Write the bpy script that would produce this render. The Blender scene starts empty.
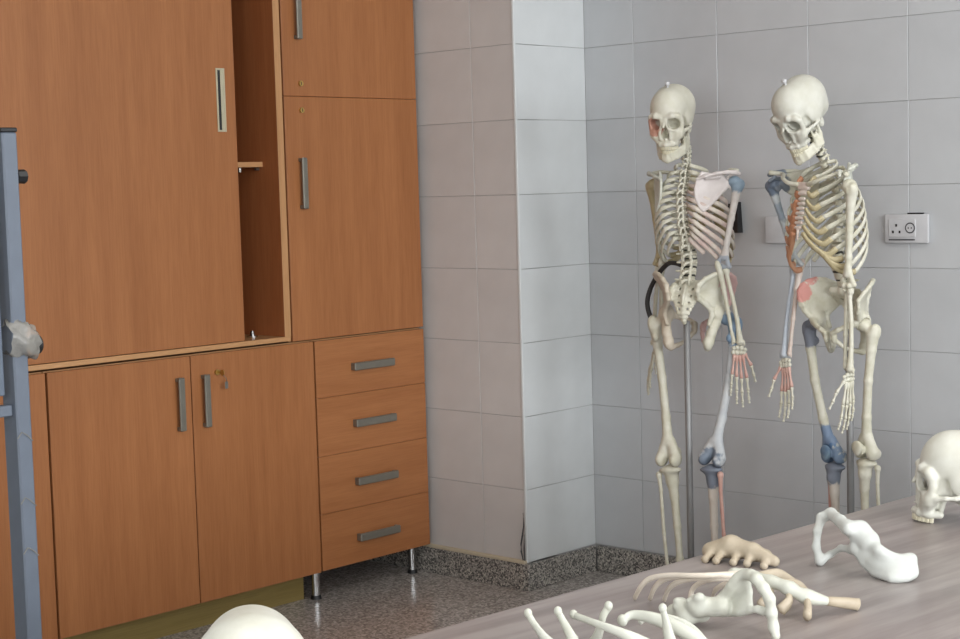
import bpy, bmesh, math, random
import numpy as np
from mathutils import Vector, Matrix, Euler

random.seed(7); np.random.seed(7)
SC = bpy.context.scene
COL = SC.collection

# ------------------------------------------------------------------ camera
FPX, PSI, THETA, ROLL = 1631.36, 0.750444, 0.0816593, -0.0286497
H = 1.386
Fv = Vector((-math.sin(PSI)*math.cos(THETA), math.cos(PSI)*math.cos(THETA), -math.sin(THETA)))
R0 = Vector((math.cos(PSI), math.sin(PSI), 0)); U0 = R0.cross(Fv)
Rv = R0*math.cos(ROLL) + U0*math.sin(ROLL); Uv = -R0*math.sin(ROLL) + U0*math.cos(ROLL)
cd = bpy.data.cameras.new('camera'); cam = bpy.data.objects.new('camera', cd); COL.objects.link(cam)
cd.sensor_width = 36; cd.lens = FPX/960*36; cd.clip_start = .05; cd.clip_end = 60
m3 = Matrix((Rv, Uv, -Fv)).transposed()
cam.matrix_world = Matrix.Translation((0, 0, H)) @ m3.to_4x4()
SC.camera = cam

# ------------------------------------------------------------------ view, world, light
SC.view_settings.view_transform = 'Standard'; SC.view_settings.look = 'None'
SC.view_settings.gamma = 1; SC.view_settings.use_curve_mapping = False
SC.view_settings.exposure = 0.13
W = bpy.data.worlds.new('daylight'); SC.world = W; W.use_nodes = True
W.node_tree.nodes['Background'].inputs[0].default_value = (.80, .90, 1.0, 1)
W.node_tree.nodes['Background'].inputs[1].default_value = 1.0

def area(name, loc, rot, sx, sy, power, col):
    l = bpy.data.lights.new(name, 'AREA'); l.shape = 'RECTANGLE'; l.size = sx; l.size_y = sy
    l.energy = power; l.color = col
    o = bpy.data.objects.new(name, l); COL.objects.link(o); o.location = loc; o.rotation_euler = rot
    return o
# daylight entering through the two big windows of the right wall and the one behind the camera
XR, YF, ZC = 3.2, -2.6, 2.95
area('window_daylight', (XR+.10, .1, 1.75), (0, math.radians(90), 0), 1.5, 2.0, 150, (.93, .965, 1.0))
area('window_daylight', (XR+.10, 2.75, 1.75), (0, math.radians(90), 0), 1.5, 2.0, 150, (.93, .965, 1.0))
area('window_daylight', (.3, YF-.10, 1.75), (math.radians(90), 0, 0), 2.4, 1.5, 80, (.95, .97, 1.0))

# two ceiling fluorescent fixtures (their housings are built with the room)
LAMPS = [(-1.5, .9), (-1.5, 2.9), (1.4, .9), (1.4, 2.9)]
for lx, ly in LAMPS: area('ceiling_lamp_light', (lx, ly, ZC-.085), (0, 0, 0), .5, 1.15, 13, (1.0, .97, .92))

# ------------------------------------------------------------------ materials
def srgb(r, g, b):
    f = lambda c: c/12.92 if c <= .04045 else ((c+.055)/1.055)**2.4
    return (f(r/255), f(g/255), f(b/255), 1)
class NT:
    def __init__(s, name, rough=.5, spec=.5, metal=0.0):
        s.m = bpy.data.materials.new(name); s.m.use_nodes = True
        s.t = s.m.node_tree; s.b = s.t.nodes['Principled BSDF']
        s.b.inputs['Roughness'].default_value = rough; s.b.inputs['Metallic'].default_value = metal
        s.b.inputs['Specular IOR Level'].default_value = spec
    def n(s, t, **kw):
        o = s.t.nodes.new(t)
        for k, v in kw.items(): setattr(o, k, v)
        return o
    def l(s, a, b): s.t.links.new(a, b)
    def coord(s, scale=(1, 1, 1), kind='Object'):
        tc = s.n('ShaderNodeTexCoord'); mp = s.n('ShaderNodeMapping'); mp.inputs['Scale'].default_value = scale
        s.l(tc.outputs[kind], mp.inputs[0]); return mp.outputs[0]
    def noise(s, vec, scale, detail=3, rough=.5):
        o = s.n('ShaderNodeTexNoise'); o.inputs['Scale'].default_value = scale
        o.inputs['Detail'].default_value = detail; o.inputs['Roughness'].default_value = rough
        s.l(vec, o.inputs['Vector']); return o.outputs['Fac']
    def ramp(s, fac, stops):
        o = s.n('ShaderNodeValToRGB'); e = o.color_ramp.elements
        while len(e) < len(stops): e.new(.5)
        for i, (p, c) in enumerate(stops): e[i].position = p; e[i].color = c
        s.l(fac, o.inputs[0]); return o.outputs[0]
    def mix(s, fac, a, b, mode='MIX'):
        o = s.n('ShaderNodeMix', data_type='RGBA', blend_type=mode)
        for sock, v in ((o.inputs[0], fac), (o.inputs[6], a), (o.inputs[7], b)):
            if hasattr(v, 'is_linked'): s.l(v, sock)
            else: sock.default_value = v
        return o.outputs[2]
    def base(s, c):
        if hasattr(c, 'is_linked'): s.l(c, s.b.inputs['Base Color'])
        else: s.b.inputs['Base Color'].default_value = c
        return s
    def bump(s, h, strength=.2, dist=.001):
        o = s.n('ShaderNodeBump'); o.inputs['Strength'].default_value = strength; o.inputs['Distance'].default_value = dist
        s.l(h, o.inputs['Height']); s.l(o.outputs[0], s.b.inputs['Normal']); return s
def plain(name, c, rough=.5, metal=0, spec=.5):
    n = NT(name, rough, spec, metal); v = n.coord((1, 1, 1)); f = n.noise(v, 30, 2)
    d = tuple(x*.93 for x in c[:3])+(1,)
    n.base(n.ramp(f, [(.3, d), (.7, c)])); return n.m
def wood(name, c1, c2, axis, rough=.42):
    n = NT(name, rough, .4)
    sc = {'z': (22, 22, 1.1), 'y': (22, 1.1, 22), 'x': (1.1, 22, 22)}[axis]
    fine = {'z': (260, 260, 9), 'y': (260, 9, 260), 'x': (9, 260, 260)}[axis]
    a = n.noise(n.coord(sc), 1, 4, .6); b = n.noise(n.coord(fine), 1, 2, .6)
    col = n.ramp(a, [(.3, c1), (.7, c2)])
    g = n.ramp(b, [(.35, (.86, .84, .80, 1)), (.6, (1, 1, 1, 1))])
    n.base(n.mix(.8, col, g, 'MULTIPLY')); n.bump(b, .08, .0005); return n.m
def tile_mat(name, c1, c2, rough=.22):
    n = NT(name, rough, .5)
    oi = n.n('ShaderNodeObjectInfo')
    f = n.noise(n.coord((1, 1, 1)), 7, 3)
    c = n.ramp(f, [(.3, c1), (.7, c2)])
    r = n.ramp(oi.outputs['Random'], [(0, (.95, .95, .955, 1)), (1, (1, 1, 1, 1))])
    n.base(n.mix(1, c, r, 'MULTIPLY')); n.bump(n.noise(n.coord((1, 1, 1)), 12, 1), .12, .004); return n.m
M = {}
M['door'] = wood('beech_door_vertical', srgb(152, 97, 57), srgb(166, 109, 67), 'z')
M['drawer'] = wood('beech_drawer_horizontal', srgb(152, 97, 57), srgb(166, 109, 67), 'y')
M['edge'] = wood('beech_edge', srgb(178, 132, 90), srgb(192, 146, 102), 'y')
M['edgev'] = wood('beech_edge_vertical', srgb(178, 132, 90), srgb(192, 146, 102), 'z')
M['inside'] = wood('beech_inside', srgb(160, 92, 52), srgb(172, 104, 62), 'z', .5)
M['plinth'] = wood('plinth_board', srgb(134, 116, 66), srgb(150, 130, 78), 'y', .5)
M['tile'] = tile_mat('glazed_tile_grey', srgb(186, 188, 190), srgb(192, 194, 196))
M['tile_lit_and_trim'] = tile_mat('glazed_tile_lit_and_trim', srgb(205, 208, 208), srgb(212, 215, 215))  # grey tile with window light painted in as paler colour; also pale trim
M['tile_bounce_tint'] = tile_mat('glazed_tile_bounce_tint', srgb(197, 193, 190), srgb(204, 200, 197))  # grey tile with warm bounce off the cabinets painted into its colour
M['grout'] = plain('grout', srgb(168, 168, 168), .9)
M['grout_cream'] = plain('grout_cream', srgb(196, 184, 160), .8)
M['plaster'] = plain('plaster', srgb(205, 204, 200), .8)
def speckle(name, base, dark, light, scale, rough):
    n = NT(name, rough, .5); v = n.coord((1, 1, 1))
    vo = n.n('ShaderNodeTexVoronoi'); vo.inputs['Scale'].default_value = scale; n.l(v, vo.inputs['Vector'])
    sep = n.n('ShaderNodeSeparateColor'); n.l(vo.outputs['Color'], sep.inputs[0])
    c = n.ramp(sep.outputs[0], [(0, dark), (.30, dark), (.42, base), (.72, base), (.85, light)])
    c2 = n.ramp(n.noise(v, scale*.9, 3), [(.35, (.75, .75, .75, 1)), (.6, (1, 1, 1, 1))])
    n.base(n.mix(1, c, c2, 'MULTIPLY')); return n.m
M['granite'] = speckle('speckled_granite', srgb(150, 146, 140), srgb(82, 79, 77), srgb(196, 190, 180), 210, .4)
M['terrazzo'] = speckle('terrazzo_floor', srgb(176, 170, 165), srgb(146, 140, 136), srgb(198, 192, 186), 130, .2)
def table_mat():
    n = NT('marbled_tabletop', .34, .5)
    tc = n.n('ShaderNodeTexCoord'); mp = n.n('ShaderNodeMapping')
    mp.inputs['Rotation'].default_value = (0, 0, math.radians(3)); mp.inputs['Scale'].default_value = (1, 1, 1)
    mp2 = n.n('ShaderNodeMapping'); mp2.inputs['Scale'].default_value = (30, 2.6, 1)
    n.l(tc.outputs['Object'], mp.inputs[0]); n.l(mp.outputs[0], mp2.inputs[0])
    a = n.noise(mp2.outputs[0], 1, 4, .6); b = n.noise(n.coord((1, 1, 1)), 3.2, 3)
    c = n.ramp(a, [(.36, srgb(112, 104, 101)), (.5, srgb(136, 127, 124)), (.64, srgb(158, 150, 146))])
    c2 = n.ramp(b, [(.3, srgb(144, 129, 126)), (.7, srgb(138, 133, 130))])
    n.base(n.mix(.45, c, c2)); n.bump(a, .25, .002); return n.m
M['table'] = table_mat()
M['steel'] = plain('brushed_steel', srgb(150, 148, 142), .35, .9)
M['pole_grey'] = plain('grey_pole', srgb(140, 140, 140), .45, .3)
M['nickel'] = plain('satin_nickel', srgb(132, 128, 118), .42, .6)
M['chrome'] = plain('chrome', srgb(200, 200, 200), .12, 1)
M['brass'] = plain('brass', srgb(190, 160, 95), .3, .9)
M['cream_metal'] = plain('champagne_metal', srgb(190, 182, 156), .35, .3)
M['black'] = plain('black_plastic', srgb(24, 24, 26), .45)
M['rubber'] = plain('black_rubber', srgb(48, 46, 46), .6)
M['white_plastic'] = plain('white_plastic', srgb(198, 198, 200), .35)
M['grey_dark'] = plain('dark_grey', srgb(70, 70, 72), .5)
M['blue_steel'] = plain('blue_grey_painted_steel', srgb(96, 104, 116), .45)
M['blue_steel_dark'] = plain('blue_grey_frame', srgb(90, 100, 114), .45)
M['board_white'] = plain('white_board_enamel', srgb(205, 212, 218), .2)
def tube_mat():
    n = NT('lamp_tube', .4); n.b.inputs['Emission Color'].default_value = (1, .97, .92, 1); n.b.inputs['Emission Strength'].default_value = 6; return n.m
M['tube'] = tube_mat()
def film():
    n = NT('clear_wrap', .25, .6); n.base(srgb(150, 147, 140)); n.b.inputs['Alpha'].default_value = .7
    v = n.noise(n.coord((1, 1, 1)), 90, 3); n.bump(v, .8, .004); return n.m
M['film'] = film()
def bone(name, c1, c2, paint=(), rough=.48):
    """ivory plastic bone; paint = [(centre, radius, colour)] teaching-model paint in the bone's own frame"""
    n = NT(name, rough, .45); v = n.coord((1, 1, 1))
    f = n.noise(v, 22, 4, .6); c = n.ramp(f, [(.32, c1), (.66, c2)])
    for cen, rad, col in paint:
        tc = n.n('ShaderNodeTexCoord'); d = n.n('ShaderNodeVectorMath', operation='DISTANCE'); d.inputs[1].default_value = cen
        n.l(tc.outputs['Object'], d.inputs[0])
        nn = n.noise(v, 60, 2); ad = n.n('ShaderNodeMath', operation='MULTIPLY_ADD'); ad.inputs[1].default_value = rad*.7; ad.inputs[2].default_value = -rad*.35
        n.l(nn, ad.inputs[0]); s2 = n.n('ShaderNodeMath', operation='ADD'); n.l(d.outputs['Value'], s2.inputs[0]); n.l(ad.outputs[0], s2.inputs[1])
        k = n.n('ShaderNodeMapRange'); k.inputs['From Min'].default_value = rad*.9; k.inputs['From Max'].default_value = rad*1.05
        k.inputs['To Min'].default_value = .82; k.inputs['To Max'].default_value = 0; n.l(s2.outputs[0], k.inputs['Value'])
        c = n.mix(k.outputs[0], c, col)
    n.base(c); n.b.inputs['Subsurface Weight'].default_value = 0.0
    return n.m
IV1, IV2 = srgb(194, 190, 168), srgb(212, 209, 194)
WH1, WH2 = srgb(190, 190, 176), srgb(204, 205, 194)
BLUE, PINK, RED, ORANGE, TAN = srgb(92, 122, 150), srgb(196, 152, 150), srgb(206, 110, 104), srgb(198, 124, 84), srgb(176, 156, 118)
M['ivory'] = bone('ivory_bone', IV1, IV2)
M['white_bone'] = bone('white_bone', WH1, WH2)
M['skull_bone'] = bone('skull_bone', srgb(194, 192, 178), srgb(206, 205, 195))
M['skull_stain'] = bone('skull_bone_pink_orbit', srgb(202, 199, 180), srgb(216, 213, 200), [((.036, .075, .008), .030, srgb(190, 130, 110))])
M['teeth'] = bone('teeth', srgb(206, 200, 172), srgb(222, 216, 194), rough=.3)
M['cartilage'] = bone('tan_cartilage', srgb(172, 158, 122), srgb(188, 176, 142))
M['cartilage_orange'] = bone('orange_cartilage', srgb(186, 128, 96), srgb(198, 150, 118))
M['disc'] = plain('dark_disc', srgb(58, 58, 50), .6)
M['pinkish'] = bone('pink_tinted_bone', srgb(200, 180, 168), srgb(214, 202, 192))
M['blue'] = bone('blue_painted_bone', srgb(84, 110, 138), srgb(128, 150, 166))
M['lightblue'] = bone('pale_blue_bone', srgb(168, 176, 186), srgb(186, 192, 198))
M['red'] = bone('red_painted_bone', srgb(192, 146, 134), srgb(206, 170, 158))

# ------------------------------------------------------------------ object helpers
def link(name, me, parent=None):
    o = bpy.data.objects.new(name, me); COL.objects.link(o); o.parent = parent; return o
def setp(o, label=None, cat=None, group=None, kind=None):
    for k, v in (('label', label), ('category', cat), ('group', group), ('kind', kind)):
        if v: o[k] = v
    return o
def thing(name, label, cat, loc=(0, 0, 0), rot=(0, 0, 0), group=None):
    o = bpy.data.objects.new(name, None); COL.objects.link(o); o.location = loc; o.rotation_euler = rot
    o.empty_display_size = .05
    return setp(o, label, cat, group)
def mesh(name, verts, faces, mat=None, smooth=False):
    me = bpy.data.meshes.new(name); me.from_pydata([tuple(v) for v in verts], [], [tuple(f) for f in faces])
    if mat: me.materials.append(mat)
    if smooth: me.polygons.foreach_set('use_smooth', [True]*len(me.polygons))
    me.update(); return me
def bm_mesh(name, bm, mat, smooth=False):
    me = bpy.data.meshes.new(name); bmesh.ops.recalc_face_normals(bm, faces=bm.faces); bm.to_mesh(me); bm.free()
    if mat: me.materials.append(mat)
    if smooth:
        me.polygons.foreach_set('use_smooth', [True]*len(me.polygons))
        try: me.set_sharp_from_angle(angle=math.radians(40))
        except Exception: pass
    return me
def add_box(bm, lo, hi, bev=0, seg=1):
    lo = Vector(lo); hi = Vector(hi)
    r = bmesh.ops.create_cube(bm, size=1); vs = r['verts']
    for v in vs: v.co = Vector(((lo[i]+hi[i])/2 + v.co[i]*(hi[i]-lo[i]) for i in range(3)))
    if bev:
        es = list({e for v in vs for e in v.link_edges}); bmesh.ops.bevel(bm, geom=es, offset=bev, segments=seg, affect='EDGES', profile=.6)
    return bm
def box(name, lo, hi, mat, parent=None, bev=.0015, seg=1):
    """lo/hi in world space; mesh stored relative to the parent's location (or the box centre)"""
    off = Vector(parent_loc(parent)) if parent else (Vector(lo)+Vector(hi))/2
    bm = bmesh.new(); add_box(bm, Vector(lo)-off, Vector(hi)-off, bev, seg)
    o = link(name, bm_mesh(name, bm, mat, seg > 1), parent)
    if not parent: o.location = off
    return o
def parent_loc(p):
    v = Vector((0, 0, 0))
    while p: v += p.location; p = p.parent
    return v
def cyl(name, a, b, r, mat, parent=None, seg=20, r2=None, bev=0):
    off = Vector(parent_loc(parent)) if parent else Vector(a)
    a = Vector(a)-off; b = Vector(b)-off; bm = bmesh.new()
    q = (b-a).to_track_quat('Z', 'Y').to_matrix().to_4x4(); q.translation = (a+b)/2
    bmesh.ops.create_cone(bm, cap_ends=True, segments=seg, radius1=r, radius2=r if r2 is None else r2, depth=(b-a).length, matrix=q)
    if bev:
        es = [e for e in bm.edges if len(e.link_faces) == 2 and any(len(f.verts) > 4 for f in e.link_faces)]
        bmesh.ops.bevel(bm, geom=es, offset=bev, segments=2, affect='EDGES')
    o = link(name, bm_mesh(name, bm, mat, True), parent)
    if not parent: o.location = off
    return o
def catmull(pts, n):
    P = [Vector(p) for p in pts]; P = [P[0]*2-P[1]]+P+[P[-1]*2-P[-2]]; out = []
    for i in range(1, len(P)-2):
        for k in range(n):
            t = k/n; a, b, c, d = P[i-1:i+3]
            out.append(.5*((2*b)+(c-a)*t+(2*a-5*b+4*c-d)*t*t+(3*b-a-3*c+d)*t**3))
    out.append(P[-2]); return out
def sweep(pts, rad, seg=10, up=Vector((0, 0, 1)), flat=1.0):
    """tube along points; rad = list or number; flat<1 squeezes the section across 'up'"""
    P = [Vector(p) for p in pts]; n = len(P)
    if not hasattr(rad, '__len__'): rad = [rad]*n
    V, F = [], []
    for i in range(n):
        t = (P[min(i+1, n-1)]-P[max(i-1, 0)]).normalized()
        u = (up - t*up.dot(t)); u = u.normalized() if u.length > 1e-4 else t.orthogonal().normalized()
        w = t.cross(u)
        for k in range(seg):
            a = 2*math.pi*k/seg; V.append(P[i]+u*math.cos(a)*rad[i]+w*math.sin(a)*rad[i]*flat)
    for i in range(n-1):
        for k in range(seg):
            k2 = (k+1) % seg; F.append((i*seg+k, i*seg+k2, (i+1)*seg+k2, (i+1)*seg+k))
    # rounded ends
    for i, sgn in ((0, -1), (n-1, 1)):
        t = (P[min(i+1, n-1)]-P[max(i-1, 0)]).normalized()
        c = len(V); V.append(P[i]+t*sgn*rad[i]*.45)
        for k in range(seg):
            k2 = (k+1) % seg
            F.append((i*seg+k2, i*seg+k, c) if sgn < 0 else (i*seg+k, i*seg+k2, c))
    return V, F
def merge(parts):
    V, F = [], []
    for v, f in parts:
        o = len(V); V += list(v); F += [tuple(i+o for i in q) for q in f]
    return V, F
def resample(vals, n):
    m = len(vals)-1; out = []
    for i in range(n):
        t = i/(n-1)*m; j = min(int(t), m-1); out.append(vals[j]+(vals[j+1]-vals[j])*(t-j))
    return out

# ------------------------------------------------------------------ signed distance sculpting (units: cm)
class SDF:
    def __init__(s, lo, hi, h=.22):
        s.h = h; s.lo = np.array(lo, float)-2*h
        n = np.ceil((np.array(hi)+2*h-s.lo)/h).astype(int)+1; s.n = n
        s.ax = [(s.lo[i]+h*np.arange(n[i])).astype(np.float32) for i in range(3)]
        s.F = np.full(n, 3.0, np.float32)
    def _sub(s, lo, hi):
        a = np.clip(np.floor((np.array(lo)-s.lo)/s.h).astype(int), 0, s.n-1)
        b = np.clip(np.ceil((np.array(hi)-s.lo)/s.h).astype(int)+1, 1, s.n)
        return tuple(slice(int(x), int(y)) for x, y in zip(a, b))
    def _grid(s, sl): return s.ax[0][sl[0]][:, None, None], s.ax[1][sl[1]][None, :, None], s.ax[2][sl[2]][None, None, :]
    def _apply(s, sl, d, k, op):
        A = s.F[sl]
        if op == 'add':
            if k > 0: h = np.maximum(k-np.abs(A-d), 0)/k; R = np.minimum(A, d)-h*h*k*.25
            else: R = np.minimum(A, d)
        else:
            d = -d
            if k > 0: h = np.maximum(k-np.abs(A-d), 0)/k; R = np.maximum(A, d)+h*h*k*.25
            else: R = np.maximum(A, d)
        s.F[sl] = R
    def ell(s, c, r, k=.4, op='add', rot=None):
        c = np.array(c, float); r = np.array(r, float); mg = k+2*s.h+.2
        e = r if rot is None else np.full(3, r.max())
        sl = s._sub(c-e-mg, c+e+mg); X, Y, Z = s._grid(sl)
        x, y, z = X-c[0], Y-c[1], Z-c[2]
        if rot is not None:
            Mi = np.array(Euler([math.radians(a) for a in rot]).to_matrix().inverted())
            x, y, z = (Mi[i][0]*x+Mi[i][1]*y+Mi[i][2]*z for i in range(3))
        k0 = np.sqrt((x/r[0])**2+(y/r[1])**2+(z/r[2])**2); k1 = np.sqrt((x/r[0]**2)**2+(y/r[1]**2)**2+(z/r[2]**2)**2)+1e-6
        s._apply(sl, (k0*(k0-1)/k1).astype(np.float32), k, op); return s
    def cap(s, a, b, ra, rb=None, k=.4, op='add'):
        rb = ra if rb is None else rb; a = np.array(a, float); b = np.array(b, float); mg = max(ra, rb)+k+2*s.h+.2
        sl = s._sub(np.minimum(a, b)-mg, np.maximum(a, b)+mg); X, Y, Z = s._grid(sl); u = b-a; L = max(u@u, 1e-9)
        t = np.clip(((X-a[0])*u[0]+(Y-a[1])*u[1]+(Z-a[2])*u[2])/L, 0, 1)
        d = np.sqrt((X-a[0]-u[0]*t)**2+(Y-a[1]-u[1]*t)**2+(Z-a[2]-u[2]*t)**2)-(ra+(rb-ra)*t)
        s._apply(sl, d.astype(np.float32), k, op); return s
    def chain(s, pts, rad, k=.4, op='add'):
        if not hasattr(rad, '__len__'): rad = [rad]*len(pts)
        for i in range(len(pts)-1): s.cap(pts[i], pts[i+1], rad[i], rad[i+1], k, op)
        return s
    def sheet(s, A, B, r, k=.5):
        """thin blade between two point rows"""
        for a, b in zip(A, B): s.cap(a, b, r, r, k)
        return s
    def mesh(s, name, mat, scale=.01):
        F = s.F; neg = F < 0; n = s.n
        C = [(i, j, k) for i in (0, 1) for j in (0, 1) for k in (0, 1)]
        cs = lambda A, c: A[c[0]:n[0]-1+c[0], c[1]:n[1]-1+c[1], c[2]:n[2]-1+c[2]]
        cnt = sum(cs(neg, c).astype(np.int8) for c in C); act = (cnt > 0) & (cnt < 8)
        idx = np.argwhere(act); ids = np.full(act.shape, -1, np.int32); ids[act] = np.arange(len(idx))
        vals = np.array([F[idx[:, 0]+c[0], idx[:, 1]+c[1], idx[:, 2]+c[2]] for c in C])
        pos = np.zeros((len(idx), 3)); w = np.zeros(len(idx))
        for a in range(8):
            for b in range(a+1, 8):
                if sum(abs(C[a][q]-C[b][q]) for q in range(3)) != 1: continue
                va, vb = vals[a], vals[b]; cr = (va < 0) != (vb < 0)
                t = np.where(cr, va/np.where(cr, va-vb, 1), 0)
                p = np.array(C[a])[None]+(np.array(C[b])-np.array(C[a]))[None]*t[:, None]
                pos += np.where(cr[:, None], p, 0); w += cr
        V = (idx+pos/w[:, None])*s.h+s.lo
        faces = []
        for ax in range(3):
            o1, o2 = [(1, 2), (2, 0), (0, 1)][ax]
            sl0 = [slice(1, -1)]*3; sl1 = [slice(1, -1)]*3; sl0[ax] = slice(0, n[ax]-1); sl1[ax] = slice(1, n[ax])
            a = neg[tuple(sl0)]; b = neg[tuple(sl1)]; E = np.argwhere(a != b)
            if len(E) == 0: continue
            base = E.copy(); 
            for q in range(3):
                if q != ax: base[:, q] += 1
            fl = a[tuple(E.T)]
            d1 = np.zeros(3, int); d1[o1] = 1; d2 = np.zeros(3, int); d2[o2] = 1
            g = lambda off: ids[tuple((base-off).T)]
            q = np.stack([g(0*d1), g(d1), g(d1+d2), g(d2)], 1)
            q[~fl] = q[~fl][:, ::-1]; faces.append(q)
        Fc = np.concatenate(faces); me = bpy.data.meshes.new(name)
        me.vertices.add(len(V)); me.vertices.foreach_set('co', (V*scale).astype(np.float32).ravel())
        me.loops.add(len(Fc)*4); me.loops.foreach_set('vertex_index', Fc.astype(np.int32).ravel())
        me.polygons.add(len(Fc)); me.polygons.foreach_set('loop_start', np.arange(0, len(Fc)*4, 4, dtype=np.int32))
        me.polygons.foreach_set('use_smooth', np.ones(len(Fc), bool))
        me.update(calc_edges=True); me.validate()
        if mat: me.materials.append(mat)
        return me
def mirror(me, name=None):
    m = me.copy(); m.name = name or me.name
    m.transform(Matrix.Scale(-1, 4, (1, 0, 0))); m.flip_normals(); return m
def with_mat(me, mat):
    m = me.copy(); m.materials.clear(); m.materials.append(mat); return m

# ================================================================== SETTING
XC, YB, YL = -3.650, 4.49, 4.118          # column face, back wall, short wall beside the cabinets
XW = -4.72                                 # wall behind the cabinets
TW, TH, TZ = .343, .2515, .095
def slab(name, lo, hi, mat, label=None):
    o = box(name, lo, hi, mat, None, 0); o['kind'] = 'structure'; return o
floor = slab('floor', (XW-.2, YF-.2, -.06), (XR+.2, YB+.2, 0), M['terrazzo'])
ceil_ = slab('ceiling', (XW-.2, YF-.2, ZC), (XR+.2, YB+.2, ZC+.1), M['plaster'])
wb = slab('wall_back', (XC-.1, YB, 0), (XR, YB+.15, ZC), M['grout'])
wc = slab('wall_column_side', (XC-.15, YL+.02, 0), (XC, YB+.02, ZC), M['grout'])
wl = slab('wall_column_front', (XW, YL, 0), (XC-.0, YL+.15, ZC), M['grout'])
wleft = slab('wall_left', (XW-.15, YF, 0), (XW, YL+.1, ZC), M['plaster'])
# right wall and front wall with window openings
def wall_with_windows(name, axis, pos, thick, span, wins, mat):
    """axis 'x': wall plane at x=pos, windows given as (c0,c1) along y; axis 'y' likewise"""
    root = None; z0, z1 = 1.0, 2.5
    edges = sorted(wins); cur = span[0]; segs = []
    for a, b in edges: segs.append((cur, a, 0, ZC)); segs.append((a, b, 0, z0)); segs.append((a, b, z1, ZC)); cur = b
    segs.append((cur, span[1], 0, ZC)); bm = bmesh.new()
    for a, b, zl, zh in segs:
        if axis == 'x': add_box(bm, (pos, a, zl), (pos+thick, b, zh))
        else: add_box(bm, (a, pos, zl), (b, pos+thick, zh))
    o = link(name, bm_mesh(name, bm, mat)); o['kind'] = 'structure'
    return o
wall_with_windows('wall_right', 'x', XR, .2, (YF, YB+.1), [(-.9, 1.1), (1.75, 3.75)], M['plaster'])
wall_with_windows('wall_front', 'y', YF-.2, .2, (XW-.1, XR+.2), [(-.9, 1.5)], M['plaster'])
def window(i, axis, pos, a, b):
    z0, z1 = 1.0, 2.5
    o = bpy.data.objects.new('window_%d' % i, None); COL.objects.link(o); o['kind'] = 'structure'
    o.location = (pos, (a+b)/2, z0) if axis == 'x' else ((a+b)/2, pos, z0)
    def bar(l0, l1, zl, zh):
        if axis == 'x': box('window_frame', (pos-.025, l0, zl), (pos+.025, l1, zh), M['white_plastic'], o, 0)
        else: box('window_frame', (l0, pos-.025, zl), (l1, pos+.025, zh), M['white_plastic'], o, 0)
    w = .05
    bar(a, b, z0, z0+w); bar(a, b, z1-w, z1); bar(a, a+w, z0+w, z1-w); bar(b-w, b, z0+w, z1-w); mdl = (a+b)/2; bar(mdl-w/2, mdl+w/2, z0+w, z1-w)
window(1, 'x', XR+.05, -.9, 1.1); window(2, 'x', XR+.05, 1.75, 3.75); window(3, 'y', YF-.05, -.9, 1.5)

# --- tiles, each one an object with shared mesh data
def tile_mesh(w, h, t=.0026, b=.0010, mat=None):
    bm = bmesh.new(); add_box(bm, (-w/2, 0, -h/2), (w/2, t, h/2))
    fr = [e for e in bm.edges if all(v.co.y < 1e-6 for v in e.verts)]
    bmesh.ops.bevel(bm, geom=fr, offset=b, segments=1, affect='EDGES')
    return bm_mesh('tile', bm, mat)
G = .0015
cache = {}
def lay(parent, mat, rot, fn, cols, z_rows):
    for c0, c1 in cols:
        for z0, z1 in z_rows:
            w, h = round(c1-c0-G, 4), round(z1-z0-G, 4); key = (w, h, mat.name)
            if key not in cache: cache[key] = tile_mesh(w, h, mat=mat)
            o = link('tile', cache[key], parent); p = fn((c0+c1)/2, (z0+z1)/2)
            o.location = Vector(p)-parent.location
            j = .0006
            o.rotation_euler = (random.uniform(-j, j)*3, 0, rot+random.uniform(-j, j)*3)
rows = [(TZ+TH*k, min(TZ+TH*(k+1), ZC)) for k in range(12) if TZ+TH*k < ZC-.02]
cols = [(XC+.002, -3.433)] + [(-3.433+TW*k, -3.433+TW*(k+1)) for k in range(19)]
cols = [(a, min(b, XR)) for a, b in cols if a < XR-.02]
lay(wb, M['tile'], 0, lambda c, z: (c, YB-.0026, z), cols, rows)
lay(wc, M['tile_lit_and_trim'], math.pi/2, lambda c, z: (XC+.0026, c, z), [(YL+.006, YB-.0015)], rows)
lay(wl, M['tile_bounce_tint'], 0, lambda c, z: (c, YL-.0026, z), [(XW, XW+.185), (XW+.185, -4.188), (-4.188, -3.845), (-3.845, XC-.004)], rows)
# corner trim, granite skirting, cream sealing line, chip
def struct(o): o['kind'] = 'structure'; return o
struct(box('trim_1', (XC-.006, YL-.0050, TZ), (XC+.0050, YL+.006, ZC), M['tile_lit_and_trim'], None, .004, 2))
def skirting(name, lo, hi, cuts, axis):
    lo = Vector(lo); hi = Vector(hi); o = bpy.data.objects.new(name, None); COL.objects.link(o); o.location = lo; struct(o)
    for a, b in cuts:
        l, h = lo.copy(), hi.copy()
        if axis == 'x': l.x, h.x = a+.001, b-.001
        else: l.y, h.y = a+.001, b-.001
        box('skirting_slab', l, h, M['granite'], o, .002)
skirting('baseboard_back', (XC, YB-.016, 0), (XR, YB, TZ-.003), [(XC+.016+.5*k, min(XC+.016+.5*(k+1), XR)) for k in range(14) if XC+.5*k < XR-.05], 'x')
skirting('baseboard_column_side', (XC, YL-.016, 0), (XC+.016, YB, TZ-.003), [(YL-.016, YB-.0165)], 'y')
skirting('baseboard_column_front', (XW, YL-.016, 0), (XC, YL, TZ-.003), [(XW, -4.2), (-4.2, XC)], 'x')
struct(box('trim_2', (XW, YL-.0165, TZ-.003), (XC+.002, YL-.002, TZ+.009), M['grout_cream'], None, .002))
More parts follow.
